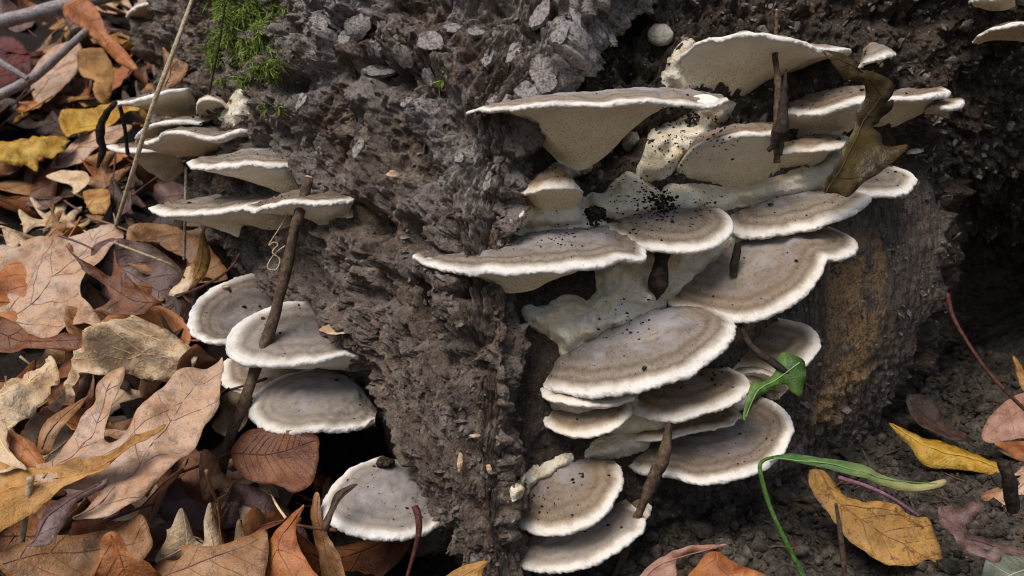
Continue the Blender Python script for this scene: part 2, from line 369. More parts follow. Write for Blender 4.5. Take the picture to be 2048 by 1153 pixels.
TOFF = np.array((0.05, 0.75, 0.0))
def hit_trunk(px, py):
    d = ray_dir(px, py); ok, loc, nor, _ = trunk.ray_cast(Vector(CAM - TOFF), Vector(d))
    return (np.array(loc) + TOFF, np.array(nor)) if ok else (None, None)
def hit_ground(px, py):
    d = ray_dir(px, py); ok, loc, nor, _ = ground.ray_cast(Vector(CAM), Vector(d))
    return (np.array(loc), np.array(nor)) if ok else (at(px, py, 2.0), np.array((0, 0, 1.)))
def drop(x, y):
    ok, loc, nor, _ = ground.ray_cast(Vector((x, y, 8)), Vector((0, 0, -1))); return (np.array(loc), np.array(nor)) if ok else (np.array((x, y, 0.)), np.array((0, 0, 1.)))

# ------------------------------------------------------------------ bracket fungi
def cap_material():
    m = Mat('bracket_top', 0.92, 0.12)
    e, t, warm = m.attr('edge'), m.attr('along'), m.attr('warm')
    wob = m.math('MULTIPLY', m.math('SUBTRACT', m.noise(70, 3), 0.5), 0.008)
    streak = m.noise(1.0, 3, 0.6, m.comb(m.math('MULTIPLY', t, 1500.0), m.math('MULTIPLY', e, 110.0)))
    wob = m.math('ADD', wob, m.math('MULTIPLY', m.math('SUBTRACT', streak, 0.5), 0.0035))
    ee = m.math('ADD', e, wob)
    zone = m.ramp(m.math('MULTIPLY', ee, 20.0), [(0.0, S(226, 220, 211)), (0.055, S(218, 210, 198)), (0.10, S(186, 173, 157)), (0.19, S(118, 104, 91)), (0.28, S(152, 139, 125)), (0.37, S(108, 95, 83)), (0.47, S(142, 131, 121)), (0.60, S(124, 114, 106)), (0.82, S(146, 138, 132)), (1.0, S(160, 152, 144))])
    ring = m.noise(1.0, 3, 0.6, m.comb(m.math('MULTIPLY', ee, 190.0), m.math('MULTIPLY', t, 14.0)))
    zone = m.mix(m.math('MULTIPLY', m.ramp(ring, [(0.40, 1.0), (0.6, 0.0)]), m.ramp(m.math('MULTIPLY', ee, 20.0), [(0.12, 0.0), (0.24, 0.38)])), zone, S(112, 97, 82))
    zone = m.mix(m.math('MULTIPLY', m.ramp(streak, [(0.45, 0.0), (0.7, 1.0)]), m.ramp(m.math('MULTIPLY', ee, 20.0), [(0.05, 0.0), (0.12, 0.22)])), zone, S(196, 182, 164))
    zone = m.mix(m.ramp(m.noise(38, 4, 0.6), [(0.50, 0.0), (0.72, 0.55)]), zone, m.mix(0.6, zone, S(104, 92, 84)))
    zone = m.mix(m.math('MULTIPLY', warm, m.ramp(m.noise(60, 3), [(0.3, 0.35), (0.7, 0.9)])), zone, m.mix(0.72, zone, m.mix(.6, zone, S(232, 190, 130))))
    fz = m.noise(1500, 3, 0.7); fib = m.noise(1.0, 2, 0.6, m.comb(m.math('MULTIPLY', t, 2200.0), m.math('MULTIPLY', e, 260.0)))
    zone = m.mix(m.ramp(m.noise(520, 3, 0.6), [(0.64, 0.0), (0.74, 0.5)]), zone, S(92, 80, 70))
    pit = m.noise(330, 5, .7)
    zone = m.mix(m.ramp(m.math('MULTIPLY', ee, 20.0), [(.08, .15), (.2, 1.0)]), zone, m.mix(1.0, zone, m.ramp(pit, [(.36, .66), (.48, 1.0), (.7, 1.0)]), 'MULTIPLY'))
    lil = m.math('MULTIPLY', m.ramp(m.noise(48, 4, .6), [(.46, 0.0), (.62, .55)]), m.ramp(m.math('MULTIPLY', ee, 20.0), [(.4, 0.0), (.7, 1.0)]))
    zone = m.mix(lil, zone, S(172, 168, 174)); tone = m.attr('tone')
    body = m.ramp(m.math('MULTIPLY', ee, 20.0), [(.06, 0.0), (.16, 1.0)])
    zone = m.mix(m.math('MULTIPLY', body, m.ramp(tone, [(.5, 0.0), (1.0, .62)])), zone, m.mix(.75, zone, S(96, 74, 54)))
    zone = m.mix(m.math('MULTIPLY', body, m.ramp(tone, [(0.0, .34), (.45, 0.0)])), zone, S(180, 172, 165))
    return m.done(zone, m.bump(fib, 0.4, 0.0006, m.bump(m.math('MULTIPLY', fz, m.ramp(m.math('MULTIPLY', e, 20.0), [(0.0, .3), (.2, 1.0)])), 0.7, 0.0008, m.bump(pit, .45, .0013, m.bump(ring, 0.4, 0.0014)))))
def pore_material():
    m = Mat('bracket_pores', 0.85, 0.15)
    s = m.attr('inner'); n = m.noise(55, 4, 0.6); v = m.voro(640); big = m.noise(120, 3)
    c = m.mix(m.ramp(s, [(0.0, 0.0), (0.75, 1.0)]), m.ramp(n, [(0.3, S(236, 229, 214)), (0.7, S(242, 237, 226))]), m.ramp(n, [(0.3, S(222, 200, 160)), (0.7, S(236, 222, 194))]))
    holes = m.ramp(v, [(0.08, 1.0), (0.34, 0.0)])
    c = m.mix(m.math('MULTIPLY', holes, m.ramp(m.math('MULTIPLY', s, big), [(0.04, 0.2), (0.30, 0.95)])), c, S(140, 106, 66))
    return m.done(c, m.bump(v, 0.55, 0.0009, m.bump(n, 0.3, 0.003)))
def crust_material():
    m = Mat('mycelium_crust', 0.88, 0.15)
    n = m.noise(60, 5, 0.62); n2 = m.noise(300, 4, 0.65); n3 = m.noise(1300, 3, 0.6)
    c = m.ramp(n, [(0.28, S(206, 174, 126)), (0.42, S(236, 218, 182)), (0.55, S(244, 234, 214)), (0.75, S(240, 226, 196))])
    c = m.mix(m.ramp(m.noise(34, 4, 0.6), [(0.60, 0.0), (0.72, 0.7)]), c, m.ramp(n2, [(0.3, S(146, 116, 82)), (0.7, S(194, 164, 122))]))
    c = m.mix(m.ramp(n2, [(0.60, 0.0), (0.78, 0.45)]), c, S(150, 126, 92))
    c = m.mix(m.ramp(m.voro(260), [(0.07, 0.85), (0.12, 0.0)]), c, S(40, 33, 28))
    return m.done(c, m.bump(n3, 0.7, 0.001, m.bump(n2, 0.9, 0.004)))
MAT_CAP, MAT_PORE, MAT_CRUST = cap_material(), pore_material(), crust_material()
TOPS = []                                                       # top surfaces, for the crumbs that lie on them
def bracket(label, rim, back, root=None, Y=None, th=0.0055, dome=0.10, sag=0.18, warm=0.15, wave=1.0, group=None, crumbs=1.0, sink=0.004, seed=[0], Yroot=None, lift=0.0):
    """rim: (px, py, centimetres the rim stands out of the trunk); back: where the top meets the trunk; root: where the pores run down onto it"""
    seed[0] += 1; sd = seed[0] * 3; wave = wave * np.random.default_rng(sd + 1).uniform(.6, 1.25)
    def wall(px, py, fallback, sk):
        if Y is not None: return at(px, py, Y + sk)
        h, _ = hit_trunk(px, py)
        if h is None or abs(h[1] - fallback) > 0.05: return at(px, py, fallback + sk)
        return at(px, py, h[1] + sk)
    ys = [hit_trunk(*b)[0] for b in back]; ys = [h[1] for h in ys if h is not None]
    Y0 = Y if Y is not None else float(np.median(ys))
    n = max(70, min(150, int(len(rim) * 14)))
    C = spline([at(px, py, Y0 - d * 0.01) for px, py, d in rim], n)
    B = spline([wall(px, py, Y0, sink) for px, py in back], n)
    if root is None: R = B + np.array((0, 0.006, -0.020)); R = R * 0.85 + R.mean(0) * 0.15; sag = 0.0
    else: R = spline([at(px, py, Yroot + sink) if Yroot else wall(px, py, Y0, sink) for px, py in root], n)
    out = unit(C - B); tang = unit(np.gradient(C, axis=0)); nrm = unit(np.cross(tang, out))
    nm = unit(nrm[n // 6:-n // 6].mean(0)); nm = nm if nm[2] > 0 else -nm
    nrm = np.where((nrm @ nm)[:, None] < 0, -nrm, nrm)
    nrm = unit(nrm * 0.35 + nm * 0.65); out = unit(out - nrm * np.sum(out * nrm, 1, keepdims=True))
    side = np.linspace(0, 1, n); taper = 0.55 + 0.45 * np.sin(np.pi * np.clip(side, 0.02, 0.98)) ** 0.5
    C = C + out * (fbm(C * 110, 3, sd) * 0.0016 * wave + fbm(C * 480, 2, sd + 2) * 0.0006)[:, None] + nrm * (fbm(C * 45, 3, sd + 1) * 0.0024 * wave)[:, None]
    L = np.linalg.norm(C - B, axis=1)
    rs = np.linspace(0, 1, 34) ** 0.85; rows = []
    for r in rs:
        h = dome * L * (r * (1 - r) * 4) * (0.6 + 0.4 * np.sin(np.pi * side)); rows.append(B * (1 - r) + C * r + nrm * h[:, None])
    top = np.stack(rows)                                         # [r][t]
    th_ = th * .74 * taper * (0.82 + .22 * fbm(C * 60, 2, sd + 3))
    ph = np.linspace(np.pi / 2, -np.pi / 2, 9)[1:]
    rimr = np.stack([C + out * (np.cos(p) * th_ * 0.55)[:, None] + nrm * ((np.sin(p) - 1) * th_ * 0.5)[:, None] for p in ph])
    U0 = rimr[-1]; low = []; D = np.linalg.norm(U0 - R, axis=1)
    for s_ in np.linspace(0, 1, 22)[1:]:
        low.append(U0 * (1 - s_) + R * s_ + nrm * (sag * D * 4 * s_ * (1 - s_) * (1 - 0.5 * s_))[:, None])
    low = np.stack(low)
    G = np.concatenate([top, rimr, low]).astype(np.float32)       # whole skin
    N = unit(np.cross(np.gradient(G, axis=0), np.gradient(G, axis=1)))
    if np.mean(N[10] @ nm) < 0: N = -N
    nt = len(rs)
    # distance to the rim drives the zones; the rings are slight ridges too
    Cs = C[::2]; e = np.sqrt(((top.reshape(-1, 1, 3) - Cs[None]) ** 2).sum(-1)).min(1).reshape(top.shape[:2])
    ridge = np.sin(e * 520 + fbm(top * 40, 2, sd + 4) * 3) * 0.00035 * sstep(0.004, 0.012, e)
    G[:nt] += N[:nt] * (ridge + fbm(top * 60, 3, sd + 5) * 0.0016 * sstep(0, .01, e) + fbm(top * 240, 2, sd + 6) * 0.0006)[..., None]
    G[nt:nt + 7] += N[nt:nt + 7] * (fbm(rimr[:7] * 520, 3, sd + 7) * 0.0009 * wave)[..., None]
    G[nt + 8:] += N[nt + 8:] * (fbm(low * 60, 3, sd + 8) * 0.0022)[..., None]
    N = unit(np.cross(np.gradient(G, axis=0), np.gradient(G, axis=1)))
    if np.mean(N[10] @ nm) < 0: N = -N
    base = B.mean(0)
    e_all = np.concatenate([e, np.zeros((8, n))]); seg = np.concatenate([[0], np.cumsum(np.linalg.norm(np.diff(C, axis=0), axis=1))])
    along = np.broadcast_to(seg[None], (len(G), n))
    root_o = empty('bracket_fungus', base, label, 'fungus', group)
    nt2 = nt + 8
    flip = np.dot(np.cross(G[11, n // 2] - G[10, n // 2], G[10, n // 2 + 1] - G[10, n // 2]), nm) < 0
    def part(name, g, nn, mat, attrs, parent=None):
        F = grid_faces(g.shape[0], n); F = F[:, ::-1] if flip else F
        me = mesh_from(name, g.reshape(-1, 3) - base, F, attrs=attrs)
        me.normals_split_custom_set_from_vertices(nn.reshape(-1, 3).tolist()); return link(name, me, mat, parent or root_o)
    rg_ = np.random.default_rng(sd); e_all = e_all * rg_.uniform(.8, 1.6); nr_ = nt - 5; tone_ = rg_.uniform(0, 1) if warm < .3 else rg_.uniform(.5, 1)
    for nm_, r0, r1, par in (('cap', 0, nr_, None), ('margin', nr_ - 1, nt2, 1)):
        o_ = part(nm_, G[r0:r1], N[r0:r1], MAT_CAP, dict(edge=e_all[r0:r1], along=along[r0:r1], warm=np.full((r1 - r0, n), warm), tone=np.full((r1 - r0, n), tone_)), cap_o if par else None)
        if not par: cap_o = o_
    inner = np.broadcast_to(np.concatenate([[0], np.linspace(0, 1, len(low) + 1)[1:]])[:, None], (len(low) + 1, n))
    part('pore_surface', G[nt2 - 1:], N[nt2 - 1:], MAT_PORE, dict(inner=inner))
    TOPS.append((G[:nt], N[:nt], e, crumbs))
    return root_o

# the big shelves on the sawn side, from the top down
bracket('broad white bracket with a twig standing through it, highest big shelf on the dark wood',
    [(1340,150,1),(1362,112,2.5),(1400,82,4),(1480,70,5.5),(1560,73,6),(1615,86,5.5),(1640,98,5),(1668,96,4),(1700,100,2.5),(1690,112,1.0)],
    [(1380,120),(1450,88),(1560,84),(1660,100)], [(1335,175),(1370,195),(1420,215),(1470,207),(1520,180),(1600,135)], th=.006, dome=.03, sag=.1)
bracket('trumpet-shaped white bracket whose funnel of pores narrows to a point on the split ridge',
    [(932,226,1.5),(960,218,3),(1020,212,4.6),(1100,206,5.6),(1200,202,6),(1290,195,5.8),(1340,199,5.3),(1380,205,4.6),(1425,208,3.5),(1455,200,2.0)],
    [(960,222),(1060,198),(1180,185),(1320,176),(1440,190)], [(1118,328),(1140,340),(1158,344),(1180,336),(1200,322)], Y=.525, Yroot=.515, th=.0048, dome=.04, sag=.24, crumbs=.4)
bracket('small white cap with a pointed lip above the pale split bracket',
    [(1716,132,.6),(1730,124,1.6),(1755,116,2.1),(1780,108,1.6),(1792,106,.6)], [(1718,128),(1735,88),(1755,90),(1788,105)], [(1722,140),(1745,150),(1775,128)], th=.003, warm=.05, crumbs=.2)
bracket('white upturned bracket half behind the olive leaf, its lip curling up',
    [(1570,228,1.2),(1600,224,2.6),(1645,222,3.6),(1690,210,4.2),(1725,200,4.4),(1750,192,3.8),(1760,178,2.2),(1745,172,1)],
    [(1580,205),(1620,190),(1690,174),(1740,172)], [(1575,268),(1620,285),(1680,275),(1730,240)], Y=.585, th=.006, dome=.03)
bracket('pale bracket with a doubled rim poking out beyond the olive leaf',
    [(1735,200,1.5),(1780,198,3.0),(1830,194,3.8),(1870,190,3.6),(1898,184,2.2),(1890,178,1)],
    [(1750,190),(1800,178),(1880,177)], [(1745,262),(1790,255),(1850,222)], Y=.60, th=.007, dome=.03, crumbs=.4)
bracket('narrow pale finger-like rim tucked under the doubled bracket edge',
    [(1862,216,1.5),(1880,216,2.8),(1905,214,3.2),(1925,208,2.4),(1928,200,1)],
    [(1865,205),(1895,200),(1922,197)], [(1850,232),(1880,226),(1905,218)], Y=.60, th=.006, dome=.02, crumbs=0)
bracket('tilted bracket with coarse pores and a frilled brown edge beside the peeling twig',
    [(1352,338,1),(1370,312,2.4),(1400,288,3.6),(1450,272,4.6),(1500,266,5),(1540,268,4.8),(1564,262,3.8),(1556,250,2)],
    [(1375,300),(1410,272),(1470,252),(1545,246)], [(1335,370),(1370,400),(1430,410),(1500,400),(1560,345)], Y=.575, th=.006, dome=.05, warm=.35, sag=.08)
bracket('thin brown-topped bracket between the peeling twig and the olive leaf',
    [(1565,306,1),(1600,303,2.4),(1640,298,3.2),(1680,290,3.2),(1704,283,2),(1690,272,.8)],
    [(1570,285),(1620,268),(1690,268)], [(1540,350),(1590,345),(1650,320)], Y=.578, th=.004, dome=.05, warm=.5)
bracket('brown bracket behind the tip of the olive leaf with a pale rounded lobe',
    [(1545,392,.8),(1600,398,2),(1660,398,3),(1720,388,3.6),(1775,390,4),(1812,384,3.8),(1831,362,2.8),(1818,343,1.6),(1785,334,.8)],
    [(1555,370),(1610,338),(1690,328),(1770,332)], None, Y=.595, th=.006, dome=.06, warm=.1)
bracket('long grey-brown shelf with a straight white lip below the olive leaf',
    [(1450,450,1),(1470,462,3.2),(1530,468,4.6),(1600,458,5.4),(1650,444,5.6),(1690,428,5.3),(1718,410,4.6),(1741,397,3.2),(1728,386,1.5)],
    [(1440,420),(1500,400),(1600,384),(1715,384)], [(1470,480),(1560,470),(1660,440)], Y=.572, th=.0065, dome=.07)
bracket('grey-brown tongue-shaped shelf overlapping the crumpled end of the widest shelf',
    [(1210,452,1),(1222,470,2.6),(1255,483,4),(1300,492,5),(1350,497,5.6),(1400,495,5.6),(1440,478,5),(1463,452,3.8),(1455,430,2.2),(1436,418,1)],
    [(1215,440),(1260,428),(1340,418),(1425,415)], [(1250,500),(1330,505),(1420,500)], Y=.545, th=.006, dome=.08)
bracket('small yellowish cap shaped like a spinning top under the funnel bracket',
    [(1034,378,1),(1045,386,2),(1075,378,3),(1110,374,3.2),(1145,376,2.6),(1166,384,1)], [(1088,345),(1100,338),(1115,338),(1128,346)], [(1052,402),(1085,428),(1130,432),(1162,405)], Y=.522, th=.003, dome=.12, warm=.9, crumbs=.6)
bracket('widest grey shelf jutting past the split ridge with a long white lip',
    [(826,513,3.4),(845,526,4.4),(890,538,5.6),(950,543,6.4),(1050,537,6.8),(1150,528,6.8),(1215,518,6.3),(1245,510,5.8),(1268,517,5.6),(1290,514,4.6),(1288,494,3)],
    [(850,505),(940,486),(1040,466),(1130,455),(1220,452)], [(975,560),(1005,582),(1060,582),(1110,562),(1160,535)], Y=.53, Yroot=.485, th=.0062, dome=.06, sag=.1, warm=.05)
bracket('very broad brown shelf with two lobes and a short twig standing on it',
    [(1300,592,1),(1330,604,2.4),(1385,622,4.4),(1440,633,5.6),(1500,636,6.4),(1555,618,6.6),(1605,585,6.2),(1636,545,5.5),(1648,518,5),(1668,514,4.6),(1700,506,4),(1710,490,3),(1690,470,1.6),(1655,455,.8)],
    [(1310,572),(1370,530),(1450,490),(1530,462),(1640,452)], [(1330,615),(1420,640),(1520,630),(1610,570)], Y=.55, th=.007, dome=.10, warm=.3)
bracket('large smooth half-moon shelf with zoned grey-brown top, lower end of the white crust',
    [(1084,755,1),(1090,771,2.2),(1115,778,3.5),(1160,782,4.6),(1240,778,5.8),(1330,757,6.4),(1400,722,6.2),(1442,690,5.4),(1466,655,4),(1458,634,2.4),(1425,617,1)],
    [(1098,735),(1120,690),(1200,655),(1300,620),(1400,612)], [(1095,785),(1180,795),(1300,790),(1420,730)], Y=.512, th=.0075, dome=.09, warm=.1)
bracket('brown shelf with a pale round lobe beside the bright green leaf',
    [(1445,735,2),(1500,742,3),(1545,750,4),(1580,742,4.6),(1612,722,4.6),(1633,695,3.8),(1630,665,2.6),(1600,645,1.6),(1555,637,.8)],
    [(1430,700),(1460,670),(1500,645),(1545,636)], None, Y=.545, th=.005, dome=.07, warm=.25)
bracket('thin orange-edged underlayer beneath the brown shelf by the green leaf',
    [(1440,758,1.5),(1480,750,3),(1530,745,3.8),(1560,752,3.8),(1575,775,3.4),(1555,790,2.6),(1530,788,1.4)],
    [(1450,740),(1500,735),(1545,745)], None, Y=.54, th=.003, warm=.9, crumbs=.3)
bracket('mottled brown shelf split by a twig running down through its front',
    [(1240,800,1),(1262,818,3),(1300,834,4.4),(1350,838,5.4),(1420,822,5.8),(1480,793,5.2),(1498,770,4),(1485,748,2.4),(1455,735,1)],
    [(1250,775),(1310,755),(1380,742),(1450,732)], None, Y=.515, th=.005, dome=.08, warm=.35)
bracket('low yellow-rimmed lobe tucked under the mottled brown shelf',
    [(1086,820,1),(1090,845,2.2),(1125,864,3.6),(1180,870,4.4),(1230,856,4.4),(1262,828,3.6),(1258,808,1.8)],
    [(1095,805),(1120,785),(1190,780),(1250,790)], None, Y=.505, th=.004, dome=.08, warm=.55)
bracket('thin cream fold squeezed between the half-moon shelf and the yellow-rimmed lobe',
    [(1082,775,1.5),(1095,793,3),(1150,806,4),(1220,806,4.2),(1270,795,3.4)], [(1095,772),(1150,770),(1250,775)], None, Y=.505, th=.004, warm=.5, crumbs=.2)
bracket('narrow tan ledge lying on the lowest big shelf',
    [(1245,852,1),(1262,872,2.4),(1300,879,3.6),(1365,870,4.4),(1430,852,4.2),(1478,828,3),(1470,815,1.4)],
    [(1255,838),(1310,822),(1380,815),(1460,808)], None, Y=.515, th=.003, dome=.06, warm=.6)
bracket('lowest big round shelf with a pale even rim above the green grass stem',
    [(1235,905,1),(1250,925,2),(1280,942,3.4),(1315,946,4.4),(1350,948,5.2),(1400,960,6),(1460,955,6.4),(1528,932,6.2),(1566,895,5.4),(1579,850,4),(1562,815,2.6),(1530,795,1)],
    [(1215,888),(1280,872),(1380,850),(1450,825),(1510,796)], None, Y=.52, th=.0065, dome=.09, warm=.15)
bracket('rounded shelf sprinkled with black crumbs and a frilly white back edge at the root foot',
    [(1019,1018,1),(1024,1036,2),(1045,1052,3.2),(1085,1062,4.2),(1135,1060,4.8),(1190,1036,5),(1226,1000,4.2),(1241,960,3),(1234,928,1.4)],
    [(1022,1000),(1050,960),(1110,925),(1180,915),(1228,922)], None, Y=.485, th=.006, dome=.08, warm=.4, crumbs=2.2)
bracket('bottommost fan-shaped shelf under the crumb-sprinkled one',
    [(1026,1100,1),(1030,1118,2.2),(1052,1133,3.4),(1105,1138,4.4),(1170,1126,5),(1232,1092,4.8),(1282,1052,3.8),(1284,1030,2.2),(1262,1008,1)],
    [(1040,1085),(1080,1050),(1150,1030),(1250,1000)], None, Y=.482, th=.006, dome=.07, warm=.25)
bracket('little cream shelf edge showing behind the twig at the root foot',
    [(1255,1040,1),(1275,1046,2),(1296,1030,2),(1300,1010,1)], [(1250,1020),(1270,1000),(1290,998)], None, Y=.49, th=.004, warm=.7, crumbs=.3)
for rim, back_, lab in (([(1945,82,.8),(1960,68,2),(2000,55,3),(2060,48,3.4),(2110,60,2)], [(1950,80),(2000,50),(2100,46)], 'grey upturned bracket jutting from the crumbling wood beside the hollow'),
                       ([(1938,8,.8),(1960,0,2),(2000,-6,2.6),(2030,-14,1.4)], [(1945,2),(1985,-20),(2025,-20)], 'small grey bracket high on the crumbling wood')):
    r_ = [(x, y + 26, 0) for x, y, _ in rim]
    bracket(lab, rim, back_, [(r_[0][0] + 10, r_[0][1] - 18), (r_[2][0], r_[2][1] + 2), (r_[-1][0], r_[-1][1])], Y=.61, th=.004, dome=.02, crumbs=0, warm=.3)
bracket('tiny pale cap on the dark wood below the olive leaf edge', [(1812,306,.4),(1820,306,1.2),(1836,304,1.2),(1847,301,.4)], [(1815,303),(1830,299),(1845,300)], [(1828,320),(1836,318)], th=.002, crumbs=0, warm=.4)

# the stack on the bark side
bracket('pale grey bracket with a smooth lip under the dry grass straw', [(226,206,1),(245,204,2.6),(290,195,4),(340,182,4.4),(372,176,3.6),(385,182,1.5)], [(260,198),(330,182),(392,180)], [(330,232),(365,236),(400,238)], Y=.73, th=.006, dome=.02, sag=.1, crumbs=.3, warm=0)
bracket('small cream hood with a ruffled crust beside it near the moss', [(392,222,1),(394,205,2),(415,196,3),(440,203,3),(456,218,2)], [(400,215),(420,198),(450,205)], [(405,240),(430,245),(460,238)], Y=.70, th=.004, dome=.1, crumbs=.3, warm=.5)
bracket('long pale shelf lying just above the doubled white shelf', [(273,280,1),(276,268,2),(300,250,3.2),(345,240,4),(400,246,4)], [(330,258),(400,232),(480,228)], [(330,280),(400,280),(470,270)], Y=.72, th=.006, dome=.04, warm=.1)
bracket('doubled white shelf with a wavy lip in the stack on the bark', [(280,292,1),(290,288,2.4),(318,276,3.6),(330,268,4.8),(365,265,5.2),(415,274,5.4),(450,268,4.8),(490,260,4),(525,258,2)], [(320,272),(400,256),(460,252),(520,256)], [(350,312),(400,312),(450,300),(520,292)], Y=.71, th=.007, dome=.04, sag=.02, warm=.05)
bracket('sharp-edged shelf sprinkled with soil, stalk just above the cut stick', [(374,322,1.5),(392,332,3.2),(440,333,4.6),(500,326,5.2),(550,328,5),(592,328,3.6),(600,320,1.5)], [(420,314),(480,304),(540,296),(596,318)], [(525,352),(548,378),(572,392),(604,388),(608,350)], Y=.665, Yroot=.635, th=.006, dome=.05, sag=.05, warm=.05)
bracket('wide low shelf with a pointed drip of pores beneath the cut stick', [(298,417,1.5),(318,424,3.2),(350,428,4.6),(400,425,5.6),(460,416,6),(520,404,5.6),(580,392,3.6),(600,384,1.5)], [(350,405),(420,392),(500,390),(600,370)], [(436,438),(474,474),(488,452),(545,462),(594,448)], Y=.68, Yroot=.645, th=.006, dome=.05, sag=.03, warm=.1)
bracket('white-rimmed shelf speared by the cut stick', [(487,412,1.5),(505,418,3),(525,410,4),(570,406,4.8),(620,405,5.2),(665,403,5),(700,402,3.6),(708,392,1.5)], [(530,402),(580,388),(630,380),(700,390)], [(585,425),(618,440),(642,456),(670,442),(706,436)], Y=.62, Yroot=.585, th=.006, dome=.06, sag=.05, warm=0)
bracket('round pale-rimmed shelf behind the stick, lying low over the leaves', [(555,552,-1),(520,548,-.5),(480,555,0),(430,574,1.5),(395,605,3),(382,640,4.5),(390,666,6),(420,681,6.5),(460,682,6.5),(500,678,6)], [(580,560),(590,590),(580,630),(545,660)], None, Y=.65, th=.007, dome=.05, warm=0)
bracket('fan-shaped shelf pierced by the leaning stick', [(610,602,-.5),(570,605,.3),(520,622,2),(478,648,4),(458,682,5.5),(464,706,6.6),(500,722,7),(560,727,7),(630,720,6.2),(685,708,5),(715,714,4.2),(742,722,3)], [(632,606),(665,635),(700,668),(745,700)], [(640,720),(690,722),(735,748),(778,738)], Y=.60, th=.007, dome=.07, warm=.05, sag=.02)
bracket('cream shelf half hidden beneath the one pierced by the stick', [(560,705,-.5),(500,710,.5),(455,722,2),(446,742,3.2),(455,768,4.6),(490,785,5),(540,790,4.6),(600,780,4)], [(620,700),(660,715),(680,745),(660,775)], None, Y=.605, th=.006, dome=.06, warm=.3, crumbs=.1)
bracket('smooth lilac-grey shelf with a cream rim below the pierced shelf', [(620,738,0),(575,748,.8),(535,772,2.2),(510,805,4),(510,832,5.2),(540,854,6),(600,862,6.2),(670,856,5.2),(725,846,4),(750,836,2.6)], [(645,738),(690,752),(730,785),(755,825)], None, Y=.575, th=.0075, dome=.08, warm=.2, crumbs=.3)
bracket('lone shelf low at the root foot with crumbs and a red stem across it', [(745,918,0),(700,938,.8),(665,975,2.4),(648,1012,4),(665,1045,5.4),(715,1064,6),(790,1070,6),(850,1058,5),(886,1036,3.4),(892,1015,2)], [(765,912),(805,925),(845,960),(885,1000)], None, Y=.52, th=.0075, dome=.08, warm=0, crumbs=1.6)
bracket('blurred grey bracket far up beside the straw and fallen twig', [(252,34,1),(262,16,3),(290,4,4),(320,2,4),(332,14,2)], [(262,20),(295,-4),(330,0)], [(268,44),(300,52),(328,46)], Y=.95, th=.006, dome=.02, crumbs=0, warm=.2)
bracket('dim grey bracket half hidden behind the pale stack', [(215,292,1),(235,300,3),(280,302,4),(330,302,3.4),(360,312,2)], [(240,288),(300,288),(365,296)], [(300,345),(335,362),(368,345)], Y=.80, th=.006, dome=.04, crumbs=.2, warm=.1)

# the round button by the dark recess
hb, _ = hit_trunk(1320, 68); cb = at(1320, 70, hb[1] - .004)
th_, ph_ = np.meshgrid(np.linspace(0.001, np.pi - .001, 24), np.linspace(0, 2 * np.pi, 36, endpoint=False), indexing='xy')
dirs = np.stack([np.sin(th_) * np.cos(ph_), np.cos(th_), np.sin(th_) * np.sin(ph_)], -1)
bv = cb + dirs * 0.0092 * np.array((1, .8, .88)) * (1 + 0.2 * fbm(dirs * 1.7, 4, 5))[..., None]
button = empty('bracket_fungus', cb, 'round white button-like young fungus in the dark recess', 'fungus')
me = mesh_from('cap', bv.reshape(-1, 3) - cb, grid_faces(36, 24, True)); link('cap', me, MAT_CRUST, button)
sv, sf = tube(spline([cb, cb + np.array((.001, .008, -.001)), cb + np.array((0, .016, 0))], 6), 0.005, 10)
link('stalk', mesh_from('stalk', sv - cb, sf), MAT_CRUST, button)

# ------------------------------------------------------------------ white mycelium crusts lying on the wood
def fill_polygon(out2, step):
    """constrained triangulation of a closed outline with inner points; returns points and triangles"""
    from_edge = lambda p: np.min(np.linalg.norm(out2 - p, axis=1))
    lo, hi = out2.min(0), out2.max(0); pts = []
    x, y = out2[:, 0], out2[:, 1]; x2, y2 = np.roll(x, -1), np.roll(y, -1)
    for j, yy in enumerate(np.arange(lo[1], hi[1], step * .87)):
        for xx in np.arange(lo[0] + (j % 2) * step / 2, hi[0], step):
            c = ((y > yy) != (y2 > yy)) & (xx < (x2 - x) * (yy - y) / (y2 - y + 1e-12) + x)
            if c.sum() % 2 and from_edge(np.array((xx, yy))) > step * .55: pts.append((xx, yy))
    n = len(out2); allp = [Vector(p) for p in out2] + [Vector(p) for p in pts]
    r = delaunay_2d_cdt(allp, [], [list(range(n))], 1, 1e-7)
    V2 = np.array([tuple(v) for v in r[0]]); F = [tuple(f) for f in r[2]]
    return V2, F
def edge_distance(V2, out2):
    a = out2; b = np.roll(out2, -1, 0); ab = b - a; t = ((V2[:, None] - a[None]) * ab).sum(-1) / np.maximum((ab ** 2).sum(-1), 1e-12)
    t = np.clip(t, 0, 1); return np.linalg.norm(V2[:, None] - (a + ab * t[..., None]), axis=-1).min(1)
def solid(V, F, N, th):
    """give a sheet a thickness: front, back and a wall round the border"""
    n = len(V); W = np.vstack([V, V - N * th]); G = [tuple(f) for f in F] + [tuple(i + n for i in f[::-1]) for f in F]
    cnt = {}
    for f in F:
        for a, b in zip(f, f[1:] + f[:1]): cnt[(a, b)] = 1
    for (a, b) in cnt:
        if (b, a) not in cnt: G.append((b, a, a + n, b + n))
    return W, G
def vertex_normals(V, F):
    N = np.zeros_like(V); Fa = np.array(F); fn = np.cross(V[Fa[:, 1]] - V[Fa[:, 0]], V[Fa[:, 2]] - V[Fa[:, 0]])
    for k in range(3): np.add.at(N, Fa[:, k], fn)
    return unit(N)
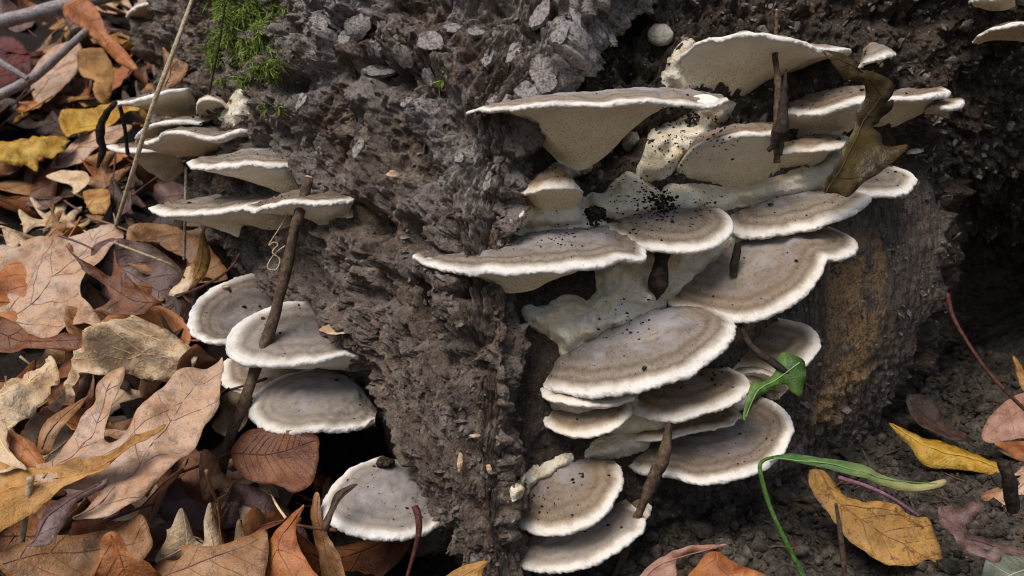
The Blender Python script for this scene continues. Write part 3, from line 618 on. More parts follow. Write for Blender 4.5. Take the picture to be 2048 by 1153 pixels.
def crust(label, outline, thick=0.006, frill=7.0, lump=0.005, sd=0, step=5.0, Y=None):
    o2 = spline(np.array(outline, float), max(80, len(outline) * 14), True)
    q = np.c_[o2 * 0.045, np.full(len(o2), sd)]; o2 = o2 + np.stack([fbm(q, 3, sd), fbm(q, 3, sd + 9)], 1) * frill
    V2, F = fill_polygon(o2, step); ed = edge_distance(V2, o2)
    W = []
    for p in V2:
        h, _ = hit_trunk(*p); W.append(h[1] if h is not None else np.nan)
    W = np.array(W); med = np.nanmedian(W); W = np.where(np.isnan(W) | (np.abs(W - med) > .05), med, W)
    for _ in range(2):                                            # the crust bridges small pits
        Wn = W.copy(); cnt = np.ones(len(W))
        for f in F:
            for a, b in zip(f, f[1:] + f[:1]): Wn[a] += W[b]; cnt[a] += 1
        W = Wn / cnt
    base = np.array([at(p[0], p[1], w) for p, w in zip(V2, W)])
    k = sstep(0, 22, ed); n3 = fbm(base * 75, 3, sd + 3); f1, _, _ = worley(base * 85, sd + 4)
    h = thick * k + lump * k * (n3 * 1.1 + (0.55 - f1) * 1.9) + k * fbm(base * 320, 2, sd + 6) * .0012 + 0.0006
    dirn = unit(CAM - base) * .4 + np.array((0, -.8, .15)); V = base + unit(dirn) * h[:, None]
    F = [f if np.cross(V2[f[1]] - V2[f[0]], V2[f[2]] - V2[f[0]]) < 0 else f[::-1] for f in F]
    N = vertex_normals(V, F)
    W_, G = solid(V, F, N, 0.006); c = V.mean(0)
    o = link('fungus_crust', mesh_from('fungus_crust', W_ - c, G), MAT_CRUST, None, c)
    return tag(o, label, 'fungus')
crust('white lumpy crust running up from the widest shelf to the spinning-top cap', [(1035,475),(1045,445),(1060,422),(1080,400),(1170,395),(1200,425),(1215,455),(1150,480),(1050,480)], .007, sd=1)
crust('crumb-speckled white crust peak between the tongue shelf and the dark recess', [(1170,395),(1210,378),(1240,352),(1262,343),(1300,370),(1340,400),(1350,425),(1200,440)], .008, sd=12)
crust('white knobbly crust pocked with a dark hole beside the coarse-pored bracket', [(1275,345),(1285,300),(1305,262),(1350,242),(1385,215),(1450,200),(1475,215),(1440,255),(1395,300),(1345,345),(1300,365)], .009, sd=23)
crust('greenish-white smooth crust between the coarse-pored bracket and the long shelf', [(1310,405),(1345,368),(1430,372),(1520,362),(1600,335),(1660,300),(1715,310),(1700,385),(1560,402),(1440,425),(1340,428)], .009, sd=34, lump=.003)
crust('cream crust with a brown dimple under the crumpled end of the widest shelf', [(1190,520),(1230,495),(1320,490),(1480,455),(1500,480),(1420,540),(1345,600),(1260,622),(1200,600)], .008, sd=45, lump=.005)
crust('frilly-edged cream crust between the ridge and the half-moon shelf', [(1042,625),(1055,610),(1085,612),(1115,595),(1140,588),(1175,600),(1200,575),(1240,560),(1330,600),(1300,640),(1190,680),(1130,715),(1115,690),(1080,665),(1055,650)], .009, sd=56, lump=.006)
crust('bluish-white crust bridging to the lowest big shelf', [(1168,912),(1185,885),(1215,868),(1260,858),(1300,870),(1290,900),(1235,915),(1195,922)], .008, sd=67)
crust('ragged cream crust frill behind the crumb-sprinkled shelf', [(1028,1000),(1030,965),(1050,945),(1075,930),(1100,918),(1130,908),(1150,915),(1140,940),(1080,975)], .008, sd=78, frill=10)
crust('white crust at the side of the highest big shelf', [(1322,168),(1332,130),(1345,108),(1362,85),(1385,78),(1395,100),(1385,160),(1370,200),(1345,190)], .008, sd=89)
crust('yellowish ruffled crust climbing the bark near the moss', [(438,240),(450,215),(462,195),(475,178),(490,186),(502,205),(498,232),(470,250)], .006, sd=90, frill=4, lump=.003)
crust('small pale blob of crust in the dark gap by the funnel bracket', [(1243,290),(1252,268),(1270,262),(1280,275),(1270,292),(1255,305)], .004, sd=95, frill=3)
crust('lumpy cream neck joining the funnel bracket to the spinning-top cap', [(1082,352),(1095,335),(1120,322),(1150,326),(1185,322),(1180,345),(1150,358),(1115,360)], .024, sd=101, frill=4, lump=.004)
crust('cream pored neck under the spinning-top cap', [(1035,455),(1052,412),(1075,395),(1120,400),(1160,395),(1178,425),(1170,455),(1100,465)], .018, sd=112, frill=5, lump=.004)
crust('cream crust webbing the lower shelves together', [(1095,800),(1120,780),(1250,785),(1400,760),(1500,735),(1530,760),(1500,815),(1420,850),(1290,872),(1200,860),(1120,830)], .014, sd=123, frill=6, lump=.004)

# ------------------------------------------------------------------ leaves
def leaf_material(name, a, b, c, vein, gloss=0.55, bump=0.5, spots=0.3, edge=None):
    m = Mat(name, gloss, 0.35)
    n = m.noise(26, 5, 0.62); n2 = m.noise(130, 5, 0.65); n3 = m.noise(600, 3, 0.6)
    col = m.ramp(m.math('ADD', m.math('MULTIPLY', n, 0.65), m.math('MULTIPLY', n2, 0.35)), [(0.34, a), (0.5, b), (0.66, c)])
    net = m.voro(620, 'DISTANCE_TO_EDGE', m.map((1, 1, 1)))
    col = m.mix(m.ramp(net, [(0.0, 0.22), (0.10, 0.0)]), col, vein)
    col = m.mix(1.0, col, m.ramp(m.noise(75, 6, .7), [(.36, .60), (.5, 1.0), (.7, 1.0)]), 'MULTIPLY')
    col = m.mix(m.math('MULTIPLY', m.ramp(m.noise(210, 4, 0.7), [(0.56, 0.0), (0.66, 1.0)]), spots * 1.3), col, S(62, 40, 26))
    if edge is not None: col = m.mix(m.ramp(m.attr('edge'), [(0.0, 0.8), (0.006, 0.0)]), col, edge)
    m.done(col, m.bump(net, 0.4, 0.0006, m.bump(n3, 0.5, 0.0008, m.bump(n2, bump, 0.003))), m.ramp(n2, [(.3, gloss - .08), (.7, gloss + .2)]))
    return m.translucent(col, 0.12)
LM = {
 'lilac': leaf_material('lilac_tan_leaf', S(176, 124, 84), S(200, 162, 130), S(194, 170, 154), S(104, 74, 58), 0.30, spots=.3),
 'tan': leaf_material('tan_leaf', S(118, 76, 44), S(158, 112, 72), S(190, 150, 110), S(88, 58, 36), 0.34),
 'pale': leaf_material('pale_tan_leaf', S(186, 142, 96), S(216, 184, 146), S(232, 210, 180), S(146, 106, 70), 0.55, 0.9, .12),
 'russet': leaf_material('russet_leaf', S(84, 46, 25), S(118, 68, 38), S(150, 98, 62), S(54, 30, 20), 0.4),
 'orange': leaf_material('orange_leaf', S(142, 76, 36), S(176, 108, 58), S(196, 138, 94), S(96, 52, 28), 0.4),
 'brown': leaf_material('dark_brown_leaf', S(42, 28, 19), S(64, 43, 30), S(94, 68, 50), S(32, 21, 15), 0.42),
 'golden': leaf_material('golden_leaf', S(142, 94, 42), S(186, 134, 68), S(212, 168, 108), S(106, 70, 34), 0.45, .8),
 'yellow': leaf_material('yellow_leaf', S(164, 112, 26), S(196, 148, 48), S(212, 180, 96), S(128, 88, 28), 0.45, .7, .4),
 'ochre': leaf_material('ochre_leaf', S(150, 100, 44), S(190, 142, 72), S(160, 118, 84), S(100, 66, 34), 0.45, .7, .6),
 'mauve': leaf_material('mauve_brown_leaf', S(76, 50, 42), S(110, 82, 74), S(142, 116, 110), S(58, 38, 34), 0.36),
 'red': leaf_material('dark_red_leaf', S(66, 20, 16), S(90, 31, 25), S(110, 52, 42), S(46, 16, 13), 0.42),
 'olive': leaf_material('olive_leaf', S(46, 34, 14), S(70, 54, 22), S(104, 88, 38), S(34, 24, 11), 0.30, .4, .5),
 'green': leaf_material('fresh_green_leaf', S(62, 90, 36), S(86, 116, 52), S(122, 142, 80), S(64, 96, 34), 0.36, .5, .25),
 'pink': leaf_material('pinkish_leaf', S(146, 98, 76), S(176, 132, 110), S(192, 156, 138), S(116, 76, 58), 0.38),
 'teal': leaf_material('grey_green_leaf', S(90, 88, 62), S(114, 116, 100), S(132, 138, 130), S(78, 76, 58), 0.38),
}
def grass_material():
    m = Mat('grass_blade', 0.4, 0.35); sx = m.n.new('ShaderNodeSeparateXYZ'); m.t.links.new(m.co, sx.inputs[0]); n = m.noise(90, 4, .6)
    f = m.math('ADD', m.math('MULTIPLY', sx.outputs['X'], 7.0), m.math('ADD', 0.25, m.math('MULTIPLY', n, .4)))
    c = m.ramp(f, [(.02, S(58, 88, 42)), (.30, S(84, 112, 64)), (.5, S(130, 140, 84)), (.75, S(180, 166, 114))])
    line = m.noise(60, 3, .6, m.map((1, 12, 12), (0, .25, 0)))
    c = m.mix(m.ramp(line, [(.55, 0.0), (.7, .5)]), c, S(150, 172, 108)); c = m.mix(m.ramp(m.noise(240, 4), [(.66, 0.0), (.74, .6)]), c, S(98, 92, 50))
    m.done(c, m.bump(line, .5, .001)); return m.translucent(c, .2)
LM['blade'] = grass_material()
def inside(p, o):
    x, y = o[:, 0], o[:, 1]; x2, y2 = np.roll(x, -1), np.roll(y, -1)
    return ((((y > p[1]) != (y2 > p[1])) & (p[0] < (x2 - x) * (p[1] - y) / (y2 - y + 1e-12) + x)).sum() % 2) == 1
def leaf_from_outline(o2, mid2, H, lateral=6, step=0.0045, vr=0.00048, th=0.00035, ang=50):
    """plane outline (metres) + midrib -> blade and vein tubes through height function H"""
    V2, F = fill_polygon(o2, step); ed = edge_distance(V2, o2); V = np.c_[V2, H(V2)]
    F = [f if np.cross(V2[f[1]] - V2[f[0]], V2[f[2]] - V2[f[0]]) > 0 else f[::-1] for f in F]
    N = vertex_normals(V, F); blade = solid(V, F, N, th); ed2 = np.concatenate([ed, ed])
    ribs = []
    if mid2 is not None:
        for m in mid2:
            M = spline(m, 40); ribs.append((M, vr))
            if lateral:
                d = unit(np.gradient(M, axis=0))
                for k in np.linspace(4, 34, lateral).astype(int):
                    for sg in (-1, 1):
                        a = math.radians(ang) * sg; dr = np.array((d[k][0] * math.cos(a) - d[k][1] * math.sin(a), d[k][0] * math.sin(a) + d[k][1] * math.cos(a)))
                        q, path = M[k].copy(), [M[k].copy()]
                        for _ in range(40):
                            q = q + dr * 0.002; dr = unit(dr + d[k] * 0.015)
                            if not inside(q, o2): break
                            path.append(q.copy())
                        if len(path) > 4: ribs.append((np.array(path), vr * .55))
    return blade, ed2, ribs
def rib_mesh(ribs, H, off):
    Vs, Fs, n = [], [], 0
    for path, r in ribs:
        p3 = np.c_[path, H(path) + off]
        v, f = tube(p3[:: max(1, len(p3) // 14)] if len(p3) > 16 else p3, np.linspace(r, r * .45, len(p3[:: max(1, len(p3) // 14)] if len(p3) > 16 else p3)), 5)
        Vs.append(v); Fs += [tuple(i + n for i in q) for q in f]; n += len(v)
    return (np.vstack(Vs), Fs) if Vs else (None, None)
def traced_leaf(label, outline, veins, mat, n=(0, -.62, .78), lift=.03, dome=0.0, ripple=.004, wrinkle=.0006, curl=0.0, fold=0.0, lateral=6, Y=None, jag=.8, sd=[100], name='leaf', stalk=None, anchor=None, step=.0042, ang=50):
    """an outline in the photograph laid on the leaf's own tilted plane at its real distance"""
    sd[0] += 7; s_ = sd[0]
    o = np.array(outline, float); c = o.mean(0) if anchor is None else np.array(anchor, float)
    if Y is None:
        h, _ = hit_ground(*c); h2, _ = hit_trunk(*c)
        if h2 is not None and np.linalg.norm(h2 - CAM) < np.linalg.norm(h - CAM): h = h2
        P0 = h + (CAM - h) * lift
    else: P0 = at(c[0], c[1], Y)
    n = unit(n); ex = unit(np.cross((0, 1, 0), n)) if abs(n[1]) < .95 else np.array((1., 0, 0)); ex = unit(ex - n * np.dot(ex, n)); ey = np.cross(n, ex)
    def to2(p):
        d = ray_dir(*p); t = np.dot(P0 - CAM, n) / np.dot(d, n); q = CAM + d * t - P0; return np.array((q @ ex, q @ ey))
    o2 = spline(np.array([to2(p) for p in o]), max(90, len(o) * 9), True)
    q = np.c_[o2 * 160, np.full(len(o2), s_)]; o2 = o2 + np.stack([fbm(q, 3, s_), fbm(q, 3, s_ + 1)], 1) * 0.0011 * jag
    mids = [np.array([to2(p) for p in v]) for v in veins] if veins else None
    M = spline(mids[0], 30) if mids else None
    def H(p):
        p = np.asarray(p, float); ed = edge_distance(p, o2); z = fbm(np.c_[p * 24, np.full(len(p), s_)], 3, s_) * ripple * 2.1
        z = z + fbm(np.c_[p * 170, np.full(len(p), s_)], 3, s_ + 2) * wrinkle * 1.5 + dome * sstep(0, .03, ed) + curl * np.exp(-ed / .006)
        if M is not None and fold: z = z + fold * np.sqrt(np.linalg.norm(p[:, None] - M[None], axis=-1).min(1) ** 2 + 1e-6)
        return z
    blade, ed2, ribs = leaf_from_outline(o2, mids, H, lateral, step, ang=ang)
    R = np.stack([ex, ey, n]); w = lambda v: v @ R
    root = empty(name, P0, label, 'leaf')
    bo = link('blade', mesh_from('blade', w(blade[0]), blade[1], attrs=dict(edge=ed2)), LM[mat], root)
    if mids:
        v, f = rib_mesh(ribs, H, .0002); link('midrib', mesh_from('midrib', w(v), f), RIB[mat], bo)
    if stalk:
        sp = spline([to2(p) for p in stalk], 14); v, f = tube(np.c_[sp, H(sp) * 0 + H(sp[:1])[0]], np.linspace(.0009, .0013, 14), 6)
        link('stalk', mesh_from('stalk', w(v), f), RIB[mat], root)
    return root
def rib_material(name, c):
    m = Mat(name, 0.6, 0.3); return m.done(m.ramp(m.noise(200, 3), [(0.3, c), (0.7, tuple(min(1, v * 1.5) for v in c[:3]) + (1,))]))
RIBC = dict(lilac=S(134, 102, 92), tan=S(118, 82, 56), pale=S(206, 178, 136), russet=S(84, 50, 32), orange=S(140, 82, 46), brown=S(60, 40, 28), golden=S(170, 124, 64), yellow=S(190, 150, 60), ochre=S(120, 84, 48), mauve=S(92, 62, 62), red=S(70, 24, 20), olive=S(62, 44, 20), green=S(116, 150, 78), blade=S(98, 136, 72), pink=S(150, 104, 88), teal=S(150, 150, 120))
RIB = {k: rib_material(k + '_rib', c) for k, c in RIBC.items()}

# fallen leaves on the bank, the large ones first
traced_leaf('large lilac-tan oak leaf with dark veins lying flat on the leaf bank', [(-70,480),(0,487),(40,492),(60,480),(95,470),(140,462),(165,455),(190,450),(200,440),(228,445),(232,458),(250,475),(245,485),(222,500),(205,525),(175,545),(158,580),(170,600),(184,615),(198,643),(160,636),(122,639),(110,655),(98,666),(60,660),(20,645),(0,638),(-70,650)], [[(-40,640),(0,625),(60,590),(120,534),(165,480),(205,446)]], 'lilac', lift=.10, ripple=.009, curl=.002, fold=-.1, lateral=5, jag=.4)
traced_leaf('brown oak leaf with sharp bristle-tipped lobes leaning on the lilac leaf', [(137,500),(152,515),(168,526),(192,536),(222,550),(229,502),(234,520),(252,546),(276,575),(302,590),(322,605),(302,616),(290,630),(255,633),(225,631),(200,626),(184,619),(212,610),(222,596),(214,576),(196,562),(176,550),(160,530)], [[(320,605),(270,600),(225,575),(180,540),(140,502)]], 'russet', lift=.15, n=(.15,-.75,.6), ripple=.006, curl=.003, lateral=4)
traced_leaf('dark russet leaf curled beneath the lilac oak leaf', [(-20,640),(25,640),(60,666),(100,674),(130,664),(170,672),(205,668),(165,692),(120,697),(60,694),(-20,692)], [[(-10,660),(80,680),(200,670)]], 'russet', lift=.11, ripple=.007, lateral=4)
traced_leaf('large wrinkled pale tan leaf arched like a hood', [(28,862),(60,820),(95,780),(130,742),(165,715),(205,675),(240,650),(280,638),(320,645),(355,670),(380,695),(390,715),(365,737),(330,747),(295,752),(250,747),(215,767),(182,762),(170,787),(120,802),(80,850),(60,887),(40,882)], [[(40,872),(110,780),(200,705),(290,680),(385,712)]], 'pale', lift=.13, dome=.034, wrinkle=.0042, ripple=.012, step=.0032, lateral=7, n=(-.1,-.7,.68))
traced_leaf('wrinkled pale leaf rolled up at the edge beside the hooded leaf', [(-40,800),(0,775),(30,757),(65,745),(100,712),(112,735),(108,760),(85,800),(60,830),(20,857),(-40,862)], [[(-30,830),(40,790),(104,725)]], 'pale', lift=.14, dome=.014, step=.0032, wrinkle=.004, ripple=.006, lateral=4)
traced_leaf('tan leaf strip poking out under the hooded leaf', [(75,905),(90,870),(120,830),(170,795),(178,785),(155,835),(125,872),(97,907)], [[(85,900),(125,850),(172,792)]], 'tan', lift=.15, lateral=3)
traced_leaf('very large lavender-tan oak leaf with two long blunt lobes', [(255,745),(250,775),(230,820),(210,850),(206,876),(226,881),(255,865),(290,825),(315,790),(345,755),(380,725),(425,706),(436,702),(439,770),(437,800),(420,835),(400,866),(370,920),(330,970),(280,1010),(230,1035),(190,1045),(152,1044),(165,1025),(185,1000),(200,985),(150,990),(105,1000),(92,935),(110,900),(140,860),(165,820),(190,800),(195,775),(215,757)], [[(156,1042),(245,965),(330,860),(405,722)],[(110,980),(165,885),(235,765)]], 'lilac', lift=.17, n=(-.05,-.60,.80), ripple=.009, curl=-.002, fold=.12, lateral=4, jag=.3, step=.005)
traced_leaf('long golden leaf rolled into a narrow trough across the lavender oak leaf', [(-30,935),(40,936),(100,936),(160,926),(220,906),(270,886),(320,876),(346,872),(335,882),(290,897),(240,927),(200,952),(140,967),(90,1002),(40,1042),(0,1078),(-30,1090)], [[(-20,985),(60,965),(160,945),(250,905),(340,875)]], 'golden', lift=.20, dome=.010, curl=.006, ripple=.008, wrinkle=.0016, lateral=0)
traced_leaf('cream pointed leaf edge above the golden rolled leaf', [(-20,848),(12,850),(15,890),(35,920),(62,946),(40,944),(-20,935)], [[(-10,860),(15,905),(58,942)]], 'pale', lift=.215, curl=.004, lateral=0)
traced_leaf('smooth orange leaf showing between cream and golden leaves', [(10,862),(40,870),(70,890),(88,925),(62,938),(35,920),(13,890)], [[(12,866),(45,890),(80,928)]], 'orange', lift=.205, dome=.006, lateral=3)
traced_leaf('mauve-brown leaf folded under the lavender oak leaf', [(212,955),(165,985),(125,1000),(100,1020),(75,1080),(60,1102),(112,1096),(132,1052),(155,1012),(205,972)], [[(70,1095),(115,1030),(205,960)]], 'mauve', lift=.185, ripple=.008, lateral=3)
traced_leaf('wide tan leaf lying at the bottom edge of the leaf bank', [(25,1110),(80,1086),(140,1062),(200,1050),(240,1040),(280,1030),(298,1060),(292,1100),(200,1175),(60,1175),(10,1140)], [[(20,1140),(120,1100),(290,1075)]], 'tan', lift=.15, ripple=.006, lateral=5)
traced_leaf('russet-orange leaf standing on edge in front of the wide tan leaf', [(190,1175),(205,1112),(210,1072),(230,1058),(246,1070),(262,1096),(292,1110),(318,1138),(330,1180)], [[(225,1062),(245,1110),(262,1175)]], 'orange', lift=.20, n=(.25,-.9,.25), curl=.005, ripple=.006, lateral=4)
traced_leaf('tan-brown leaf with a rolled corner low in the litter', [(298,1122),(355,1112),(362,1086),(400,1092),(440,1088),(522,1058),(537,1080),(530,1130),(500,1180),(330,1180)], [[(310,1150),(400,1120),(520,1075)]], 'tan', lift=.12, ripple=.007, lateral=5)
traced_leaf('orange-tan leaf curled upright into a horn shape at the root', [(606,1010),(562,1050),(532,1090),(518,1116),(525,1150),(542,1180),(660,1180),(622,1136),(596,1100),(586,1062),(600,1032)], [[(604,1014),(560,1080),(575,1130),(610,1178)]], 'orange', lift=.13, n=(-.35,-.8,.45), dome=.012, lateral=3)
traced_leaf('thin dark tan leaf sliver bent across the lone low shelf', [(716,968),(690,985),(672,1015),(660,1050),(650,1064),(642,1052),(655,1025),(668,990),(695,970)], [[(714,969),(680,1000),(650,1060)]], 'brown', Y=.455, n=(0,-.8,.6), lateral=0, ripple=.003)
traced_leaf('brown leaf wrapped around behind the horn-shaped leaf', [(640,985),(628,1000),(632,1060),(645,1120),(650,1180),(700,1180),(690,1120),(664,1075),(655,1040)], [[(638,990),(650,1070),(675,1175)]], 'tan', lift=.10, n=(-.3,-.9,.2), lateral=3, ripple=.006)
traced_leaf('ribbed russet leaf with close parallel veins under the lilac-grey shelf', [(508,855),(560,862),(620,866),(638,882),(634,930),(622,970),(590,987),(545,966),(500,960),(464,926),(470,880)], [[(466,905),(540,905),(634,880)]], 'russet', lift=.10, n=(0,-.72,.66), ripple=.004, lateral=10, ang=62)
traced_leaf('small tan-brown leaf corner beside the leaning stick', [(403,905),(430,910),(440,940),(472,972),(430,982),(410,1002),(398,960)], [[(404,1000),(420,950),(440,915)]], 'tan', lift=.08, n=(.3,-.7,.6), lateral=3)
traced_leaf('beige leaf scrap tucked behind the leaning stick', [(438,780),(470,762),(505,800),(485,860),(450,872),(422,850),(440,820)], [[(440,860),(465,815),(480,775)]], 'pale', lift=.03, lateral=3)
traced_leaf('golden-brown leaf standing upright before the dark trunk side', [(405,455),(413,480),(421,520),(402,560),(372,582),(348,590),(374,546),(395,500)], [[(350,588),(395,540),(408,460)]], 'golden', lift=.12, n=(.3,-.85,.4), lateral=3)
traced_leaf('small beige leaf tip beside the golden-brown upright leaf', [(378,533),(388,560),(372,592),(340,592),(362,566)], None, 'pale', lift=.14, n=(-.2,-.8,.5))
traced_leaf('bright yellow crinkled leaf patch on the bank', [(5,280),(30,272),(80,278),(135,280),(140,292),(112,320),(86,326),(76,348),(50,336),(20,336),(-15,326)], [[(-10,305),(60,300),(136,284)]], 'yellow', lift=.10, dome=.008, ripple=.010, wrinkle=.002, lateral=4)
traced_leaf('yellow leaf with a cream curled edge behind the stack of brackets', [(124,240),(150,222),(200,215),(240,212),(272,220),(288,230),(252,236),(222,246),(184,256),(152,277),(130,272)], [[(130,258),(200,235),(284,228)]], 'yellow', lift=.12, curl=.006, ripple=.008, lateral=3)
traced_leaf('curled orange-tan leaf hanging over the fallen twig', [(118,0),(150,-12),(190,12),(207,45),(216,70),(250,100),(280,140),(262,143),(230,121),(200,92),(170,62),(140,42),(118,22)], [[(125,5),(180,45),(225,100),(274,141)]], 'orange', lift=.28, dome=.012, ripple=.006, lateral=4, n=(-.3,-.8,.5))
traced_leaf('pointed tan leaf with orange base leaning on the trunk by the straw', [(324,95),(346,115),(376,130),(372,150),(346,176),(318,178),(328,140)], [[(328,172),(340,140),(328,100)]], 'tan', Y=.74, n=(.1,-.95,.3), lateral=3, stalk=[(346,172),(375,140),(412,124)])
traced_leaf('golden mottled leaf drooping under the twig', [(158,105),(200,98),(222,125),(227,160),(207,202),(190,192),(184,152),(158,142)], [[(165,110),(200,140),(205,196)]], 'golden', lift=.14, ripple=.008, lateral=3)
traced_leaf('pale lilac oak leaf below the yellow crinkled leaf', [(100,332),(140,292),(200,262),(265,255),(235,290),(200,300),(170,325),(150,332)], [[(104,332),(170,295),(258,258)]], 'lilac', lift=.08, lateral=4)
traced_leaf('small pale lobed leaf below the yellow patch', [(88,345),(130,337),(172,345),(177,366),(148,388),(140,366),(110,358)], [[(92,346),(135,352),(174,352)]], 'pale', lift=.09, lateral=3)
traced_leaf('dark red leaf among brown ones beneath the twigs', [(-30,90),(20,70),(60,110),(55,160),(30,190),(-30,200)], [[(-20,150),(50,120)]], 'red', lift=.06, lateral=4)
traced_leaf('lilac leaf tilted under the crossing twigs', [(60,150),(90,110),(140,85),(165,100),(150,150),(110,190),(70,200)], [[(64,196),(110,145),(160,98)]], 'lilac', lift=.07, lateral=4)
traced_leaf('dark brown leaf with a drooping tip below the pale lobed leaf', [(-20,335),(50,345),(100,360),(140,372),(130,395),(60,402),(-20,400)], [[(-10,360),(60,375),(135,382)]], 'brown', lift=.05, lateral=4)
traced_leaf('small cream and yellow leaf against the dark gap', [(170,385),(205,375),(222,392),(215,425),(185,428),(172,408)], [[(175,420),(215,385)]], 'golden', lift=.08, lateral=2)
traced_leaf('brown pointed leaf standing behind the lilac oak leaf', [(255,520),(290,465),(345,415),(372,440),(352,490),(310,520),(290,545)], [[(262,535),(310,480),(365,435)]], 'brown', lift=.05, n=(.1,-.85,.5), lateral=4)
# leaves on the soil side
traced_leaf('curled olive-brown oak leaf hanging on the brackets', [(1643,105),(1670,108),(1695,125),(1712,142),(1745,150),(1783,163),(1791,185),(1776,205),(1796,196),(1793,216),(1776,231),(1770,241),(1756,251),(1773,266),(1780,290),(1819,290),(1790,321),(1760,346),(1732,366),(1705,391),(1680,386),(1649,380),(1665,345),(1690,310),(1701,280),(1716,250),(1719,220),(1735,192),(1720,167),(1692,161),(1668,140)], [[(1655,385),(1700,320),(1735,240),(1765,190),(1720,150),(1650,108)]], 'olive', Y=.515, n=(.15,-.95,.25), ripple=.006, curl=.002, lateral=3, jag=.4)
traced_leaf('bright green leaf draped over the thin dark twig', [(1563,705),(1590,710),(1611,720),(1615,745),(1609,787),(1590,782),(1576,766),(1556,776),(1522,791),(1503,820),(1494,842),(1489,831),(1500,786),(1515,762),(1550,750)], [[(1600,725),(1560,755),(1520,780),(1494,836)]], 'green', Y=.462, n=(0,-.85,.5), ripple=.005, curl=-.002, lateral=0)
GRASS = traced_leaf('green grass shoot with a bent stem and a long blade withering at its tip', [(1538,914),(1590,906),(1640,917),(1700,928),(1750,945),(1830,965),(1893,956),(1889,970),(1830,980),(1770,971),(1700,956),(1640,936),(1590,923)], [[(1540,915),(1640,927),(1750,955),(1888,965)]], 'blade', Y=.455, n=(.1,-.7,.7), ripple=.003, lateral=0, jag=.2, name='grass_plant')
traced_leaf('mottled ochre leaf with toothed edge lying on the dark soil', [(1618,942),(1650,945),(1680,962),(1690,980),(1720,995),(1745,1000),(1780,1010),(1830,1030),(1856,1036),(1870,1060),(1881,1100),(1897,1141),(1860,1117),(1830,1130),(1790,1133),(1745,1116),(1715,1091),(1690,1071),(1670,1041),(1655,1016),(1630,986),(1617,966)], [[(1640,945),(1690,1010),(1760,1060),(1890,1135)]], 'ochre', lift=.07, ripple=.007, lateral=6, wrinkle=.001)
traced_leaf('golden yellow leaf rolled lengthwise on the soil', [(1783,840),(1810,848),(1850,865),(1900,878),(1960,900),(2010,920),(2045,936),(2060,965),(2000,947),(1930,931),(1870,929),(1845,916),(1825,886)], [[(1790,842),(1860,895),(1950,915),(2050,950)]], 'yellow', lift=.07, dome=.012, curl=-.004, lateral=0)
traced_leaf('smooth pinkish leaf beside the thin red stem', [(2120,780),(2045,788),(2000,815),(1975,840),(1966,875),(1985,887),(2048,881),(2120,880)], [[(2110,800),(2030,830),(1972,872)]], 'pink', lift=.08, lateral=4)
traced_leaf('orange leaf flap under the pinkish leaf', [(1988,887),(2048,882),(2110,884),(2100,940),(2050,925),(2015,905)], None, 'orange', lift=.07, n=(0,-.9,.4))
traced_leaf('dark brown withered leaf behind the rolled yellow leaf', [(1812,795),(1850,800),(1880,828),(1902,855),(1937,870),(1932,888),(1880,872),(1840,852),(1820,826)], [[(1815,800),(1865,840),(1932,880)]], 'brown', lift=.05, curl=.004, lateral=3)
traced_leaf('crumpled mauve leaf beside the ochre leaf', [(1858,1036),(1900,1030),(1938,1036),(1925,1062),(1900,1078),(1935,1110),(1982,1130),(1962,1143),(1900,1112),(1878,1080)], [[(1862,1040),(1900,1075),(1960,1135)]], 'mauve', lift=.09, ripple=.012, wrinkle=.003, curl=.004, lateral=0)
traced_leaf('narrow mauve leaf with a pointed tip on the grey soil', [(1905,1066),(1950,1062),(2000,1075),(2060,1092),(2080,1112),(2000,1098),(1950,1082)], [[(1906,1067),(1980,1080),(2070,1104)]], 'mauve', lift=.08, ripple=.006, lateral=2)
traced_leaf('grey-green leaf corner low on the soil', [(1982,1100),(2020,1110),(2090,1120),(2090,1190),(1970,1190)], [[(2080,1130),(2020,1150),(1978,1180)]], 'teal', lift=.08, lateral=3)
traced_leaf('pinkish tan leaf curled over its reddish stalk at the soil edge', [(1270,1180),(1288,1142),(1330,1112),(1380,1092),(1440,1090),(1450,1094),(1392,1106),(1355,1122),(1345,1180)], [[(1280,1170),(1320,1130),(1440,1092)]], 'pink', lift=.10, curl=.003, lateral=2, n=(.1,-.8,.5))
traced_leaf('orange curled leaf beside the reddish stalk', [(1380,1180),(1394,1132),(1428,1104),(1456,1120),(1492,1136),(1545,1165),(1550,1190)], [[(1432,1108),(1440,1140),(1500,1180)]], 'orange', lift=.10, dome=.008, lateral=3)
traced_leaf('small yellow leaf with a brown rim at the foot of the ridge', [(880,1180),(918,1136),(976,1124),(962,1150),(985,1180)], [[(890,1175),(930,1150),(974,1126)]], 'golden', lift=.10, n=(0,-.8,.55), lateral=2)
traced_leaf('thin yellow leaf curled up beside the hollow', [(2024,712),(2040,728),(2052,745),(2085,760),(2085,790),(2050,785),(2036,755)], [[(2026,716),(2050,765),(2080,780)]], 'golden', lift=.12, n=(-.2,-.9,.3), lateral=2)

for lab_, o_ in (('pale sliver of leaf stuck upright on the root ridge', [(920,905),(926,915),(923,940),(918,945),(914,925)]), ('tiny tan flake stuck to the bark near the root ridge', [(938,872),(950,868),(962,871),(950,877)]), ('small translucent flake low on the root ridge', [(972,932),(980,930),(984,942),(978,948)]), ('small triangular tan flake resting on the bark below the moss slope', [(770,352),(785,340),(798,352),(782,356)])):
    traced_leaf(lab_, o_, None, 'pale', lift=.012, n=(0,-.95,.2), ripple=.001, jag=.1, step=.002)
traced_leaf('torn pale leaf scrap lying on the stick-pierced shelf', [(640,668),(660,655),(690,650),(712,664),(700,672),(670,676)], None, 'pale', Y=.557, n=(0,-.35,.94), ripple=.003, curl=.002, step=.003)
